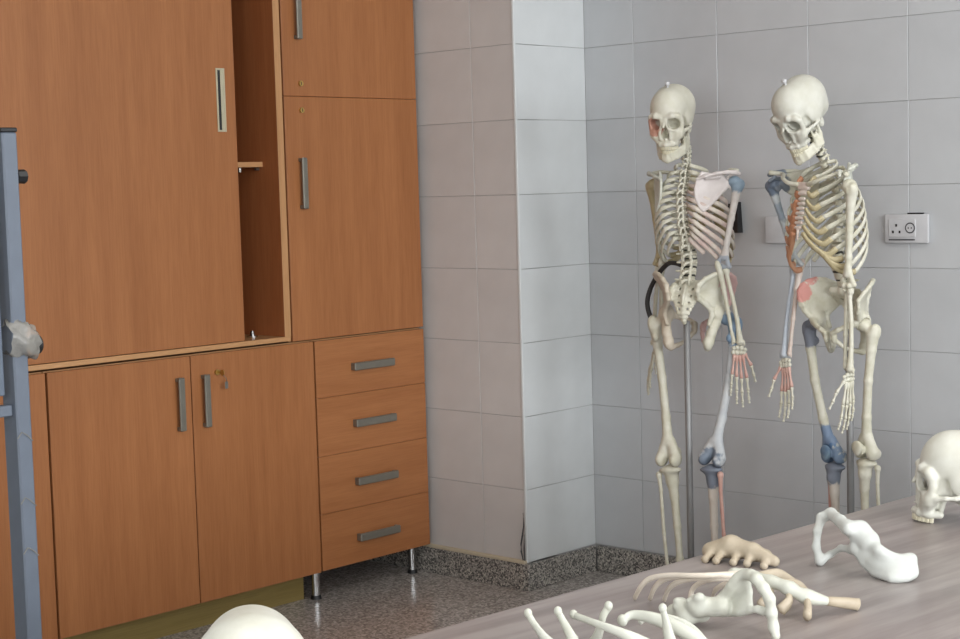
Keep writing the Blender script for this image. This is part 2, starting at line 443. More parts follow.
# broken edge of the corner tile: a shallow dark recess with a loose splinter
ch = thing('tile_chip', 'dark broken splinter of tile edging low on the column corner', 'tile chip', (XC-.006, YL-.0105, .105))
V, F = sweep([(-.004, 0, .0), (-.011, -.001, .03), (-.012, 0, .055), (-.004, -.001, .085), (.002, 0, .12), (.001, 0, .165)], [.0022, .003, .0028, .003, .0022, .001], 6)
o = link('cracked_edge', mesh('cracked_edge', V, F, M['grey_dark']), ch)
V, F = sweep([(.004, -.001, .0), (.003, -.0015, .04), (.004, -.001, .09)], [.002, .0026, .0012], 6)
o = link('splinter', mesh('splinter', V, F, M['grey_dark']), ch)

for lx, ly in LAMPS:
    t = thing('ceiling_lamp', 'fluorescent ceiling lamp above the %s, %s the back wall' % ('table edge' if lx < 0 else 'right side of the room', 'nearer' if ly > 2 else 'farther from'), 'lamp', (lx, ly, ZC))
    box('housing', (lx-.30, ly-.62, ZC-.07), (lx+.30, ly+.62, ZC-.001), M['white_plastic'], t, .004)
    for q in (-.14, .14): cyl('tube', (lx+q, ly-.57, ZC-.078), (lx+q, ly+.57, ZC-.078), .008, M['tube'], t, 12)

# ================================================================== CABINETS
XF = -4.09                        # front plane of doors
XB = -4.66
TK = .018
def handle_v(parent, y, z0, z1, xf=XF):
    bm = bmesh.new(); w = .011
    off = parent_loc(parent)
    def b(lo, hi, bv=.0015): add_box(bm, Vector(lo)-off, Vector(hi)-off, bv)
    b((xf+.014, y-w, z0), (xf+.024, y+w, z1), .003); b((xf, y-w*.9, z0+.001), (xf+.022, y+w*.9, z0+.013)); b((xf, y-w*.9, z1-.013), (xf+.022, y+w*.9, z1-.001))
    return link('handle', bm_mesh('handle', bm, M['nickel']), parent)
def handle_h(parent, y0, y1, z, xf=XF):
    bm = bmesh.new(); w = .0135; off = parent_loc(parent)
    def b(lo, hi, bv=.0015): add_box(bm, Vector(lo)-off, Vector(hi)-off, bv)
    b((xf+.014, y0, z-w), (xf+.024, y1, z+w), .003); b((xf, y0+.001, z-w*.9), (xf+.022, y0+.013, z+w*.9)); b((xf, y1-.013, z-w*.9), (xf+.022, y1-.001, z+w*.9))
    return link('handle', bm_mesh('handle', bm, M['nickel']), parent)
def lock(parent, y, z, key=False, xf=XF):
    l = cyl('lock', (xf, y, z), (xf+.006, y, z), .009, M['brass'], parent, 16)
    bm = bmesh.new(); off = parent_loc(l)
    if key:
        add_box(bm, Vector((xf+.006, y-.001, z-.003))-off, Vector((xf+.022, y+.001, z+.003))-off)
        q = Matrix.Translation(Vector((xf+.028, y, z))-off) @ Matrix.Rotation(math.pi/2, 4, 'X')
        bmesh.ops.create_cone(bm, cap_ends=True, segments=14, radius1=.010, radius2=.010, depth=.002, matrix=q)
        k = link('key', bm_mesh('key', bm, M['brass']), l)
        V, F = sweep([(xf+.03, y, z-.006), (xf+.031, y+.012, z-.018), (xf+.028, y+.016, z-.03)], .0012, 6)
        V = [v-off for v in V]
        bm = bmesh.new(); me = mesh('key_tag', V, F, M['brass']); bm.from_mesh(me); add_box(bm, Vector((xf+.026, y+.010, z-.052))-off, Vector((xf+.028, y+.022, z-.03))-off, .0005)
        link('key_tag', bm_mesh('key_tag', bm, M['steel']), l)
    else:
        add_box(bm, Vector((xf+.005, y-.001, z-.005))-off, Vector((xf+.0068, y+.001, z+.005))-off)
        link('keyhole', bm_mesh('keyhole', bm, M['black']), l)
def carcass(root, y0, y1, z0, z1, xfront, mat=None, top=True, edge=None):
    mat = mat or M['inside']; e = edge or M['edgev']
    for nm, lo, hi, mm in (('side_panel', (XB, y0, z0), (xfront, y0+TK, z1), e), ('side_panel', (XB, y1-TK, z0), (xfront, y1, z1), e),
                       ('bottom_panel', (XB, y0+TK, z0), (xfront, y1-TK, z0+TK), M['edge']), ('top_panel', (XB, y0+TK, z1-TK), (xfront, y1-TK, z1), M['edge']),
                       ('back_panel', (XB-.006, y0, z0), (XB, y1, z1), M['inside'])):
        if nm == 'top_panel' and not top: continue
        box(nm, lo, hi, mm, root, .0006)
D = .0018
# base unit with two doors
def base_doors(y0, y1, ymid, label, locked, handles=True):
    t = thing('base_cabinet', label, 'cabinet', (XB, y0, 0))
    carcass(t, y0, y1, .106, .889, XF-.0195)
    for a, b, hy in ((y0, ymid, ymid-.043), (ymid, y1, ymid+.055)):
        d = box('door', (XF-TK, a+D, .106), (XF, b-D, .886), M['door'], t, .0012)
        if handles: handle_v(d, hy-.008, .659, .825)
        if locked and a == ymid: lock(d, ymid+.100, .826, True)
    box('plinth', (XF-.115, y0, 0), (XF-.097, y1-.0, .104), M['plinth'], t, .001)
    box('plinth_return', (XB+.05, y1-TK, 0), (XF-.116, y1, .104), M['plinth'], t, .001)
    return t
base_doors(2.556, 3.572, 3.065, 'wooden base cabinet with two handled doors, brass key and olive plinth', True)
base_doors(1.54, 2.552, 2.046, 'wooden base cabinet behind the blue-grey whiteboard post', False)
# drawer unit on chrome legs
t = thing('drawer_cabinet', 'wooden four-drawer base cabinet on chrome legs beside the tiled column', 'cabinet', (XB, 3.576, 0))
carcass(t, 3.576, 4.09, .108, .889, XF-.0195)
zs = [.108, .300, .496, .693, .886]
for k in range(4):
    d = box('drawer', (XF-TK, 3.576+D*.5, zs[k]+.0005), (XF, 4.09, zs[k+1]-.0005), M['drawer'], t, .0008)
    handle_h(d, 3.735, 3.925, [.197, .391, .592, .786][k])
for x, y in ((-4.157, 3.600), (-4.157, 4.092-.03), (-4.60, 3.61), (-4.60, 4.06)):
    lg = cyl('leg', (x, y, .012), (x, y, .1075), .014, M['chrome'], t, 20)
    cyl('foot_pad', (x, y, 0), (x, y, .013), .019, M['black'], lg, 20, .016)
# upper sliding-door cabinet
ZU = .897
t = thing('sliding_door_cabinet', 'wooden upper cabinet with a sliding door left slightly open', 'cabinet', (XB, 1.40, ZU))
y0, y1, z1 = 1.40, 3.475, 2.50
box('bottom_panel', (XB, y0, ZU), (XF, y1, .9125), M['edge'], t, .0008)
box('top_panel', (XB, y0, z1-TK), (XF, y1, z1), M['edge'], t, .0008)
box('side_panel', (XB, y1-.026, .9125), (XF, y1, z1-TK), M['inside'], t, .0008)
box('side_panel_edging', (XF, y1-.026, .9125), (XF+.0012, y1, z1-TK), M['edgev'], t, 0)
box('side_panel', (XB, y0, .9125), (XF, y0+TK, z1-TK), M['inside'], t, .0008)
box('back_panel', (XB-.006, y0, ZU), (XB, y1, z1), M['inside'], t, 0)
box('divider', (XB, 2.43, .9125), (XF-.06, 2.448, z1-TK), M['inside'], t, 0)
sh = box('shelf', (XB, 2.448, 1.468), (-4.168, y1-.026, 1.485), M['edge'], t, .0008)
cyl('shelf_support', (-4.19, y1-.026, 1.462), (-4.19, y1-.040, 1.462), .005, M['steel'], sh, 12)
cyl('shelf_support', (-4.178, 3.36, 1.466), (-4.178, 3.36, 1.452), .006, M['steel'], sh, 12)
sd = box('sliding_door', (XF-.0195, 2.25, .9145), (XF-.0015, 3.2845, z1-TK-.004), M['door'], t, .001)
box('sliding_door', (XF-.040, 1.42, .9145), (XF-.022, 2.40, z1-TK-.004), M['door'], t, .001)
# recessed pull: frame, dark groove and bright grip lip
def groove_pull(parent, ya, yb, za, zb):
    off = parent_loc(parent); bm = bmesh.new(); x = XF-.0015; e = .006
    for lo, hi in (((x-.001, ya, za), (x+.003, ya+e, zb)), ((x-.001, yb-e, za), (x+.003, yb, zb)), ((x-.001, ya+e, za), (x+.003, yb-e, za+e)), ((x-.001, ya+e, zb-e), (x+.003, yb-e, zb)),):
        add_box(bm, Vector(lo)-off, Vector(hi)-off, .0008)
    f = link('recessed_pull', bm_mesh('recessed_pull', bm, M['cream_metal']), parent)
    box('pull_lip', (x-.0005, (ya+yb)/2, za+e), (x+.002, yb-e, zb-e), M['cream_metal'], f, .0005)
    box('pull_groove', (x-.0005, ya+e, za+e), (x+.0006, yb-e, zb-e), M['black'], f, 0)
groove_pull(sd, 3.210, 3.244, 1.578, 1.776)
# small chrome stop lying on the cabinet bottom, white hinge part beyond the door edge
t2 = thing('door_stop', 'small chrome door stop on the open sliding cabinet floor', 'door stop', (-4.19, 3.395, .9125))
cyl('stop_base', (-4.19, 3.395, .9125), (-4.19, 3.395, .918), .018, M['chrome'], t2, 20)
cyl('stop_knob', (-4.19, 3.395, .918), (-4.19, 3.395, .934), .010, M['chrome'], t2, 16, .006, .002)
# tall right column: two doors
t = thing('tall_cupboard', 'wooden upper cupboard with two stacked doors beside the tiled column', 'cabinet', (XB, 3.480, ZU))
carcass(t, 3.480, 4.092, ZU-.006, 2.50, XF-.0195)
d1 = box('door', (XF-TK, 3.484, .8935), (XF, 4.09, 1.6946), M['door'], t, .0014)
d2 = box('door', (XF-TK, 3.484, 1.6958), (XF, 4.09, 2.498), M['door'], t, .0014)
handle_v(d1, 3.545, 1.327, 1.495); handle_v(d2, 3.545, 1.879, 2.047)
lock(d1, 3.556, 1.650); lock(d2, 3.556, 1.737)

# ================================================================== SOCKETS AND WALL FITTINGS
def socket(xa, xb, za, zb, label, full=True):
    t = thing('wall_socket', label, 'socket', ((xa+xb)/2, YB-.006, za))
    pl = box('face_plate', (xa, YB-.018, za), (xb, YB-.006, zb), M['white_plastic'], t, .004, 2)
    if full:
        cx, w = (xa+xb)/2, xb-xa; zc = (za+zb)/2
        box('module_frame', (xa+w*.10, YB-.0205, za+.018), (xa+w*.72, YB-.018, zb-.014), M['white_plastic'], pl, .0012)
        for dx, dz in ((.020, .010), (.009, -.010), (.031, -.010)):
            box('pin_slot', (xa+w*.14+dx-.003, YB-.0212, zc+dz-.004), (xa+w*.14+dx+.003, YB-.0203, zc+dz+.004), M['black'], pl, 0)
        cyl('round_outlet', (xa+w*.60, YB-.0203, zc+.002), (xa+w*.60, YB-.0215, zc+.002), .0165, M['grey_dark'], pl, 24)
        cyl('outlet_insert', (xa+w*.60, YB-.0214, zc+.002), (xa+w*.60, YB-.0222, zc+.002), .0125, M['white_plastic'], pl, 24)
        for dx in (-.005, .005): cyl('outlet_hole', (xa+w*.60+dx, YB-.022, zc+.002), (xa+w*.60+dx, YB-.0228, zc+.002), .0022, M['black'], pl, 10)
        box('rail', (xa+w*.10, YB-.0200, za+.008), (xa+w*.70, YB-.018, za+.012), M['grey_dark'], pl, 0)
        box('top_slot', (xa+w*.52, YB-.016, zb-.0005), (xa+w*.88, YB-.008, zb+.004), M['black'], t, 0)
    return t
socket(-2.478, -2.335, 1.178, 1.265, 'white double wall socket on grey tiles, right of both skeletons')
socket(-2.905, -2.800, 1.176, 1.262, 'white plate on grey tiles, half hidden behind the right skeleton', False)
t = thing('wall_holder', 'tapering black holder on the tiles behind the left skeleton', 'holder', (-3.02, YB-.006, 1.21))
V = [(-.022, 0, 0), (.022, 0, 0), (.016, 0, .10), (-.010, 0, .10), (-.022, -.03, 0), (.022, -.03, 0), (.016, -.022, .10), (-.010, -.022, .10)]
F = [(0, 1, 2, 3), (7, 6, 5, 4), (0, 4, 5, 1), (1, 5, 6, 2), (2, 6, 7, 3), (3, 7, 4, 0)]
link('holder_body', mesh('holder_body', V, F, M['black']), t)
box('holder_clip', (-3.045, YB-.022, 1.275), (-3.016, YB-.006, 1.305), M['black'], t, .001)

# ================================================================== WHITEBOARD STAND
t = thing('whiteboard_stand', 'mobile whiteboard on blue-grey steel posts at the left edge', 'whiteboard', (-2.855, 1.0, 0))
def post(ya, yb):
    p = box('post', (-2.880, ya, .075), (-2.830, yb, 1.516), M['blue_steel'], t, .003)
    box('post_cap', (-2.881, ya-.001, 1.516), (-2.829, yb+.001, 1.525), M['black'], p, .002)
    ft = box('base_foot', (-3.15, ya, .075), (-2.56, yb, .105), M['blue_steel'], t, .003)
    for x in (-3.12, -2.59):
        cyl('caster', (x, ya+.004, .036), (x, yb-.004, .036), .036, M['black'], ft, 20)
post(1.697, 1.730); post(-.10, -.067)
k = cyl('knob', (-2.845, 1.730, 1.430), (-2.845, 1.752, 1.430), .013, M['black'], t, 8, .0145, .002)
cyl('clamp_bolt', (-2.845, 1.725, 1.102), (-2.845, 1.752, 1.102), .012, M['steel'], t, 14)
cyl('clamp_knob', (-2.845, 1.750, 1.098), (-2.845, 1.764, 1.098), .021, M['black'], t, 20, .019, .002)
box('board_frame', (-2.852, 1.655, 1.005), (-2.832, 1.676, 1.90), M['blue_steel_dark'], t, .002)
box('board_frame', (-2.852, -.045, 1.005), (-2.832, -.025, 1.90), M['blue_steel_dark'], t, .002)
box('board_frame', (-2.852, -.025, 1.005), (-2.832, 1.655, 1.025), M['blue_steel_dark'], t, .002)
box('board_frame', (-2.852, -.025, 1.88), (-2.832, 1.655, 1.90), M['blue_steel_dark'], t, .002)
box('board_panel', (-2.848, -.024, 1.025), (-2.838, 1.654, 1.88), M['board_white'], t, 0)
box('crossbar', (-2.868, -.066, .962), (-2.842, 1.6965, .984), M['blue_steel'], t, .002)
box('lower_crossbar', (-2.868, -.066, .30), (-2.842, 1.6965, .325), M['blue_steel'], t, .002)
V, F = [], []
nu, nv = 20, 12                                     # crumpled clear wrap around the clamp
for i in range(nv+1):
    a = i/nv; y = 1.690+.062*a
    for j in range(nu):
        b = 2*math.pi*j/nu; rr = (.030+.010*math.sin(a*math.pi))*(1+.16*math.sin(5*b+7*a)+.10*math.sin(9*b-11*a))
        V.append((-.0+math.cos(b)*rr*.9+.010, y-1.0, 1.103+math.sin(b)*rr+.012*(1-a)))
for i in range(nv):
    for j in range(nu): j2 = (j+1) % nu; F.append((i*nu+j, i*nu+j2, (i+1)*nu+j2, (i+1)*nu+j))
link('clear_wrap', mesh('clear_wrap', V, F, M['film'], True), t)
for z in (.93, .80, .70):
    V, F = sweep([(.026, .696, z-.012), (.0275, .705, z), (.0275, .715, z-.006), (.0265, .7295, z-.02)], .0012, 5)
    link('tape_strand', mesh('tape_strand', V, F, M['film']), t)

# ================================================================== TABLE
TZT, TROT = .75, 3.3
t = thing('dissection_table', 'long grey-brown marbled table with loose bones on it', 'table', (-1.637, 1.572, 0))
def tbox(nm, lo, hi, mat, bev):
    bm = bmesh.new(); add_box(bm, lo, hi, bev); return link(nm, bm_mesh(nm, bm, mat), t)
tbox('tabletop', (0, -1.45, TZT-.035), (2.1, 2.35, TZT), M['table'], .003)
tbox('apron', (.09, -1.36, TZT-.12), (2.0, 2.25, TZT-.0355), M['grey_dark'], .002)
for x in (.10, 1.94):
    for y in (-1.34, 2.18): tbox('leg', (x, y, 0), (x+.05, y+.05, TZT-.121), M['steel'], .003)
t.rotation_euler = (0, 0, -math.radians(TROT))

# ================================================================== BONES (sculpted once, shared)
# ---- skull: origin between the ear openings, +Y to the face, +Z up (cm)
def make_skull():
    S = SDF((-8.2, -10, -7), (8.2, 10.5, 12.5), .21)
    S.ell((0, -2.7, 5.3), (7.15, 6.9, 6.5), 0).ell((0, 2.6, 5.3), (6.1, 6.2, 6.1), 2.0).ell((0, -4.6, 1.6), (5.3, 4.6, 3.6), 2.0)
    S.ell((0, 1.5, .3), (4.6, 5.2, 2.4), 1.5)
    for s in (1, -1):
        S.ell((s*5.6, .2, 2.2), (1.5, 3.2, 2.6), 1.2)
        S.ell((s*3.8, 5.0, 1.4), (1.4, 1.8, 2.2), .8); S.ell((s*5.2, 4.4, .8), (.6, 1.4, 1.8), .8, 'sub')                       # temporal fossa
        S.chain([(s*.8, 8.7, 3.5), (s*2.8, 8.5, 4.0), (s*4.6, 7.4, 3.6), (s*5.1, 6.6, 2.6), (s*5.1, 6.3, 1.0), (s*5.1, 6.4, -.2)], [.6, .7, .75, .75, .7, .7], .9)
        S.chain([(s*5.0, 6.5, -.4), (s*3.6, 7.5, -.5), (s*2.0, 8.1, -.1), (s*1.3, 8.5, .9), (s*.7, 8.9, 2.6)], [.6, .6, .6, .55, .5], .8)
        S.chain([(s*4.8, 6.6, -1.0), (s*5.6, 5.5, -1.0), (s*6.5, 3.8, -.6), (s*6.7, 2.0, -.4), (s*6.4, .6, -.2)], [.95, .6, .42, .40, .5], .4)
        S.ell((s*4.2, 6.8, -1.8), (1.5, 1.1, 1.3), .7)
        S.chain([(s*1.4, 8.5, .6), (s*1.8, 8.3, -1.2), (s*1.7, 8.3, -2.8)], [.45, .45, .5], .5)
        S.chain([(s*3.6, 6.9, -1.8), (s*2.8, 7.0, -4.2)], [1.0, .9], .8)
        S.ell((s*4.9, -1.3, -1.3), (.9, 1.2, 1.7), .8)                            # mastoid
        S.chain([(s*2.4, 3.6, -1.0), (s*2.2, 4.0, -4.0)], [.6, .45], .4)           # pterygoid plates
        S.ell((s*1.4, .2, -1.9), (.8, 1.2, .7), .4)                                # condyles
    S.ell((0, 6.2, -2.6), (3.1, 2.3, 2.0), .8)
    for s in (1, -1): S.ell((s*2.7, 6.7, -2.0), (2.0, 1.5, 1.9), .8); S.ell((s*4.4, 6.2, -1.3), (1.3, 1.3, 1.2), .7)
    S.chain([(-3.0, 4.2, -4.4), (-2.9, 6.2, -4.5), (-2.0, 8.0, -4.5), (0, 8.7, -4.5), (2.0, 8.0, -4.5), (2.9, 6.2, -4.5), (3.0, 4.2, -4.4)], .72, .5)
    S.ell((0, 8.3, 3.1), (1.0, .9, .8), .5); S.chain([(0, 8.8, 2.4), (0, 9.6, .9)], [.45, .42], .5)
    for s in (1, -1):
        S.ell((s*3.1, 8.0, 1.6), (1.95, 3.6, 1.65), .3, 'sub'); S.ell((s*2.4, 5.6, 1.5), (1.3, 2.4, 1.2), .5, 'sub')
        S.ell((s*.62, 8.2, -1.7), (.80, 3.4, 1.15), .2, 'sub')
    S.ell((0, 8.4, -.6), (.85, 3.2, 1.3), .3, 'sub')
    S.ell((0, 1.0, -3.6), (2.0, 3.0, 1.6), .8, 'sub')
    S.ell((0, -2.2, -1.6), (1.5, 1.7, 1.3), .4, 'sub')                             # foramen magnum
    S.cap((0, 8.2, -2.9), (0, 9.0, -3.0), .3, .2, .3)
    return S.mesh('skull', M['skull_bone'])
def make_mandible():
    S = SDF((-6.5, -1, -11.5), (6.5, 10, 1), .2)
    arc = [(-4.8, 1.6, -6.9), (-4.2, 4.0, -7.9), (-2.9, 6.6, -8.6), (-1.4, 7.9, -9.0), (0, 8.2, -9.1), (1.4, 7.9, -9.0), (2.9, 6.6, -8.6), (4.2, 4.0, -7.9), (4.8, 1.6, -6.9)]
    up = [(x*.88, y+.1, z+1.7) for x, y, z in arc]
    S.chain(arc, .58, .4).chain(up, .55, .4); S.chain([((a[0]+b[0])/2, (a[1]+b[1])/2, (a[2]+b[2])/2) for a, b in zip(arc, up)], .5, .6)
    S.ell((0, 8.4, -9.2), (1.3, .7, .9), .5)
    for s in (1, -1):
        S.chain([(s*4.9, 1.2, -6.7), (s*5.1, .6, -4.0), (s*5.3, .8, -1.6), (s*5.3, .9, -.7)], [.75, .5, .45, .5], .5)
        S.chain([(s*4.6, 3.2, -6.6), (s*4.7, 3.2, -4.0), (s*4.7, 3.6, -1.6)], [.6, .45, .25], .5)
        S.chain([(s*4.8, 2.2, -6.6), (s*4.9, 2.0, -3.2)], [.6, .3], .9)
        S.ell((s*5.3, .9, -.7), (1.0, .45, .5), .2)
    return S.mesh('mandible', M['ivory'])
def make_teeth(z0, z1, wmax, name):
    bm = bmesh.new(); n = 14
    for i in range(n):
        a = (i-(n-1)/2)/(n/2); x = wmax*math.sin(a*1.42)/math.sin(1.42); y = 4.6+4.35*math.cos(a*1.42) - (.15 if name == 'lower_teeth' else 0)
        ang = -a*1.25; w = .30 if abs(a) < .45 else .42
        mtx = Matrix.Translation((x*.01, y*.01, (z0+z1)*.005)) @ Matrix.Rotation(ang, 4, 'Z') @ Matrix.Diagonal((w*.0185, .0056, abs(z1-z0)*.01, 1))
        r = bmesh.ops.create_cube(bm, size=1, matrix=mtx)
    bmesh.ops.bevel(bm, geom=bm.edges[:], offset=.0009, segments=1, affect='EDGES')
    return bm_mesh(name, bm, M['teeth'], True)
SK, MA = make_skull(), make_mandible()
UT, LT = make_teeth(-5.0, -6.15, 2.9, 'upper_teeth'), make_teeth(-6.25, -7.3, 2.75, 'lower_teeth')

def make_vertebra(kind):
    if kind == 'cervical': w, d, h, sp, tr, r = 1.05, .75, .55, 1.6, 1.7, .28
    elif kind == 'thoracic': w, d, h, sp, tr, r = 1.35, 1.25, .85, 2.6, 2.6, .32
    else: w, d, h, sp, tr, r = 2.1, 1.55, 1.15, 2.7, 3.4, .36
    S = SDF((-4.2, -6, -3), (4.2, 2.6, 2.2), .17)
    yb = d*.4
    S.chain([(0, yb, -h*.55), (0, yb, h*.55)], [d*.85]*2, 0)
    for s in (1, -1): S.chain([(s*(w-d*.75), yb, -h*.6), (s*(w-d*.75), yb, h*.6)], [d*.72]*2, .5)
    S.ell((0, yb, h*1.75), (4, 3, h*.8), .15, 'sub'); S.ell((0, yb, -h*1.75), (4, 3, h*.8), .15, 'sub')
    yr = yb-d
    for s in (1, -1):
        S.chain([(s*w*.65, yr+.3, .1), (s*w*.7, yr-.6, .1), (s*.35, yr-1.35, 0)], [r*1.1, r*1.15, r*1.1], .25)
        S.chain([(s*w*.7, yr-.5, .1), (s*tr, yr-(.9 if kind != 'thoracic' else 1.4), .15)], [r*1.15, r*.85], .3)
        S.chain([(s*w*.72, yr-.8, h*1.0), (s*w*.72, yr-.9, -h*1.2)], [r*1.2, r*1.2], .3)
    drop = {'cervical': -.4, 'thoracic': -1.7, 'lumbar': -.5}[kind]
    S.chain([(0, yr-1.2, 0), (0, yr-sp, drop)], [r*1.15, r*.95], .3)
    if kind == 'lumbar': S.chain([(0, yr-1.4, -.25), (0, yr-sp, -.9)], [r, r], .4)
    S.ell((0, yr-.45, 0), (.62, .6, 2), .2, 'sub')
    return S.mesh('vertebra', M['ivory'])
VM = {k: make_vertebra(k) for k in ('cervical', 'thoracic', 'lumbar')}

# ---- right hip bone: origin midway between the hip joints, +X right, +Y front (cm)
def make_hip():
    S = SDF((.2, -10.5, -11.5), (16, 8.5, 16), .24)
    crest = [(11.2, 6.2, 8.0), (12.3, 4.9, 10.2), (12.7, 2.6, 12.0), (12.2, .2, 13.2), (10.9, -2.4, 13.8), (9.0, -4.8, 13.5), (6.9, -6.8, 12.2), (5.2, -8.2, 10.4)]
    base = [(10.0, 4.6, 3.6), (9.6, 3.4, 3.0), (9.2, 2.0, 3.2), (8.8, .8, 3.4), (8.2, -.8, 3.6), (7.6, -2.4, 3.8), (6.6, -4.2, 4.4), (5.4, -6.2, 5.4)]
    n = 22; C = catmull(crest, 7); B = catmull(base, 7)
    for a, b in zip(C, B):
        m = (a+b)/2+Vector((-.9, .3, -.3)); S.cap(a, m, .34, .28, .5); S.cap(m, b, .28, .42, .5)
    S.chain(crest, [.62, .55, .6, .62, .58, .6, .7, .8], .5)
    S.chain([crest[0], (11.0, 5.8, 5.8), (10.2, 4.9, 4.2), (9.4, 3.6, 2.6)], [.6, .5, .8, 1.0], .5)
    S.chain([crest[-1], (4.9, -8.4, 8.6), (4.9, -7.4, 6.2), (6.2, -5.2, 4.4), (7.4, -3.6, 2.6), (7.6, -3.6, .8), (6.8, -4.0, -1.6)], [.8, .7, .7, .7, .8, .8, .7], .5)
    S.ell((8.6, .3, 1.0), (2.4, 3.2, 3.2), .9)
    S.chain([(8.0, -1.6, -1.6), (7.2, -3.4, -4.6), (6.6, -3.8, -7.0), (6.0, -3.4, -8.8)], [1.5, 1.4, 1.5, 1.2], .8)
    S.ell((6.4, -4.2, -7.6), (1.4, 1.6, 2.0), .6)
    S.chain([(6.0, -3.2, -9.0), (4.6, -.8, -8.6), (2.8, 1.8, -7.4), (1.6, 4.0, -5.4)], [1.0, .68, .62, .75], .5)
    S.chain([(7.8, 3.0, .6), (5.4, 5.0, -.6), (3.2, 5.9, -1.6), (1.5, 6.0, -2.6)], [1.25, .8, .75, .9], .5)
    S.ell((1.4, 5.3, -3.9), (.95, 1.2, 2.0), .5)
    S.ell((10.3, .9, -.2), (2.6, 2.5, 2.5), .2, 'sub')
    return S.mesh('hip_bone', M['ivory'])
HIP = make_hip()
def make_sacrum():
    S = SDF((-7, -11, -4), (7, 1.5, 13), .22)
    mid = [(0, -2.2, 10.4), (0, -4.4, 8.4), (0, -6.2, 6.2), (0, -7.4, 4.0), (0, -8.0, 1.8), (0, -7.6, -.4), (0, -6.6, -1.8)]
    hw = [5.2, 5.0, 4.2, 3.2, 2.2, 1.0, .5]; th = [1.3, 1.1, .9, .75, .6, .5, .35]
    for i in range(len(mid)-1):
        for q in (0, .5):
            c = Vector(mid[i]).lerp(Vector(mid[i+1]), q); w = hw[i]+(hw[i+1]-hw[i])*q; r = th[i]+(th[i+1]-th[i])*q
            S.chain([c+Vector((-w+r, .5*w/5, 0)), c, c+Vector((w-r, .5*w/5, 0))], [r*.9, r, r*.9], .5)
    S.chain([(0, -2.4, 11.0), (0, -1.8, 10.4)], [1.6, 1.7], .5)
    for s in (1, -1): S.chain([(s*4.4, -3.4, 10.0), (s*5.2, -5.2, 8.0), (s*4.3, -6.2, 6.0)], [1.0, .95, .7], .6)
    S.chain([(0, -5.6, 9.6), (0, -7.4, 7.2), (0, -8.6, 4.6)], [.5, .5, .4], .4)
    for i, (z, y, x) in enumerate(((8.9, -4.5, 2.1), (6.9, -6.0, 1.9), (4.9, -7.2, 1.6), (3.0, -7.9, 1.3))):
        for s in (1, -1): S.cap((s*x, y+2.5, z+.6), (s*x, y-2.5, z-.4), .36, .36, .15, 'sub')
    return S.mesh('sacrum', M['ivory'])
SAC = make_sacrum()

def make_scapula():
    """right scapula in body space (cm) relative to the glenoid; +X outwards, +Y front"""
    S = SDF((-11, -11, -10.5), (3.5, 3.5, 5.5), .2)
    med = [(-6.6, -7.6, 3.6), (-7.6, -8.6, 1.4), (-8.0, -9.2, -1.4), (-7.8, -9.2, -4.0), (-6.9, -8.6, -6.6), (-5.9, -8.0, -7.8)]
    lat = [(-2.6, -3.2, 2.6), (-2.0, -2.0, 1.4), (-1.6, -1.2, .2), (-2.0, -2.2, -1.4), (-3.6, -4.6, -4.2), (-5.1, -7.0, -6.8)]
    for a, b in zip(catmull(med, 6), catmull(lat, 6)): S.cap(a, b, .28, .32, .6)
    S.chain(med, .38, .3); S.chain(lat[2:]+[med[-1]], [.8, .6, .5, .5, .5], .4)
    S.ell((-.7, -.4, 0), (.8, 1.4, 1.9), .4); S.ell((.5, .2, 0), (.8, 1.3, 1.8), .2, 'sub')
    S.chain([(-7.6, -9.0, 1.6), (-5.2, -8.2, 2.4), (-2.6, -6.2, 3.2), (-.4, -3.8, 3.6), (1.2, -1.2, 3.5), (1.4, .4, 3.2)], [.35, .5, .55, .6, .7, .6], .4)
    S.chain([(-5.4, -7.4, 1.8), (-2.6, -4.6, 2.2)], [.4, .5], .7)
    S.chain([(-1.6, -.8, 1.9), (-1.6, 1.2, 2.6), (-.6, 2.4, 1.8)], [.6, .55, .5], .4)
    return S.mesh('scapula', M['white_bone'])
SCAP = make_scapula()

# ---- long bones: proximal joint at origin, hanging along -Z (cm, right side, +Y front)
def make_humerus():
    S = SDF((-4, -3.5, -31), (4, 4, 3), .22)
    S.ell((-.9, -.2, .1), (2.1, 2.2, 2.1), 0).ell((.9, .3, -.4), (1.4, 1.5, 1.8), .5).ell((.1, 1.3, -.8), (.7, .8, 1.1), .4)
    S.chain([(.2, 0, -1.8), (.1, .1, -5), (0, .1, -12), (0, .1, -20), (0, .3, -25)], [1.75, 1.2, 1.0, .95, 1.05], .6)
    for s in (1, -1): S.chain([(s*.3, .2, -23), (s*1.7, .1, -26.6), (s*2.4, 0, -27.6)], [.7, .65, .75], .6)
    S.ell((-.7, .4, -28.2), (1.1, 1.2, 1.1), .3).ell((1.3, .6, -28.0), (1.0, 1.1, 1.0), .3).ell((.2, .3, -28.0), (1.2, .8, .8), .4)
    S.ell((0, -1.3, -26.6), (.9, .7, .9), .3, 'sub')
    return S.mesh('humerus', M['ivory'])
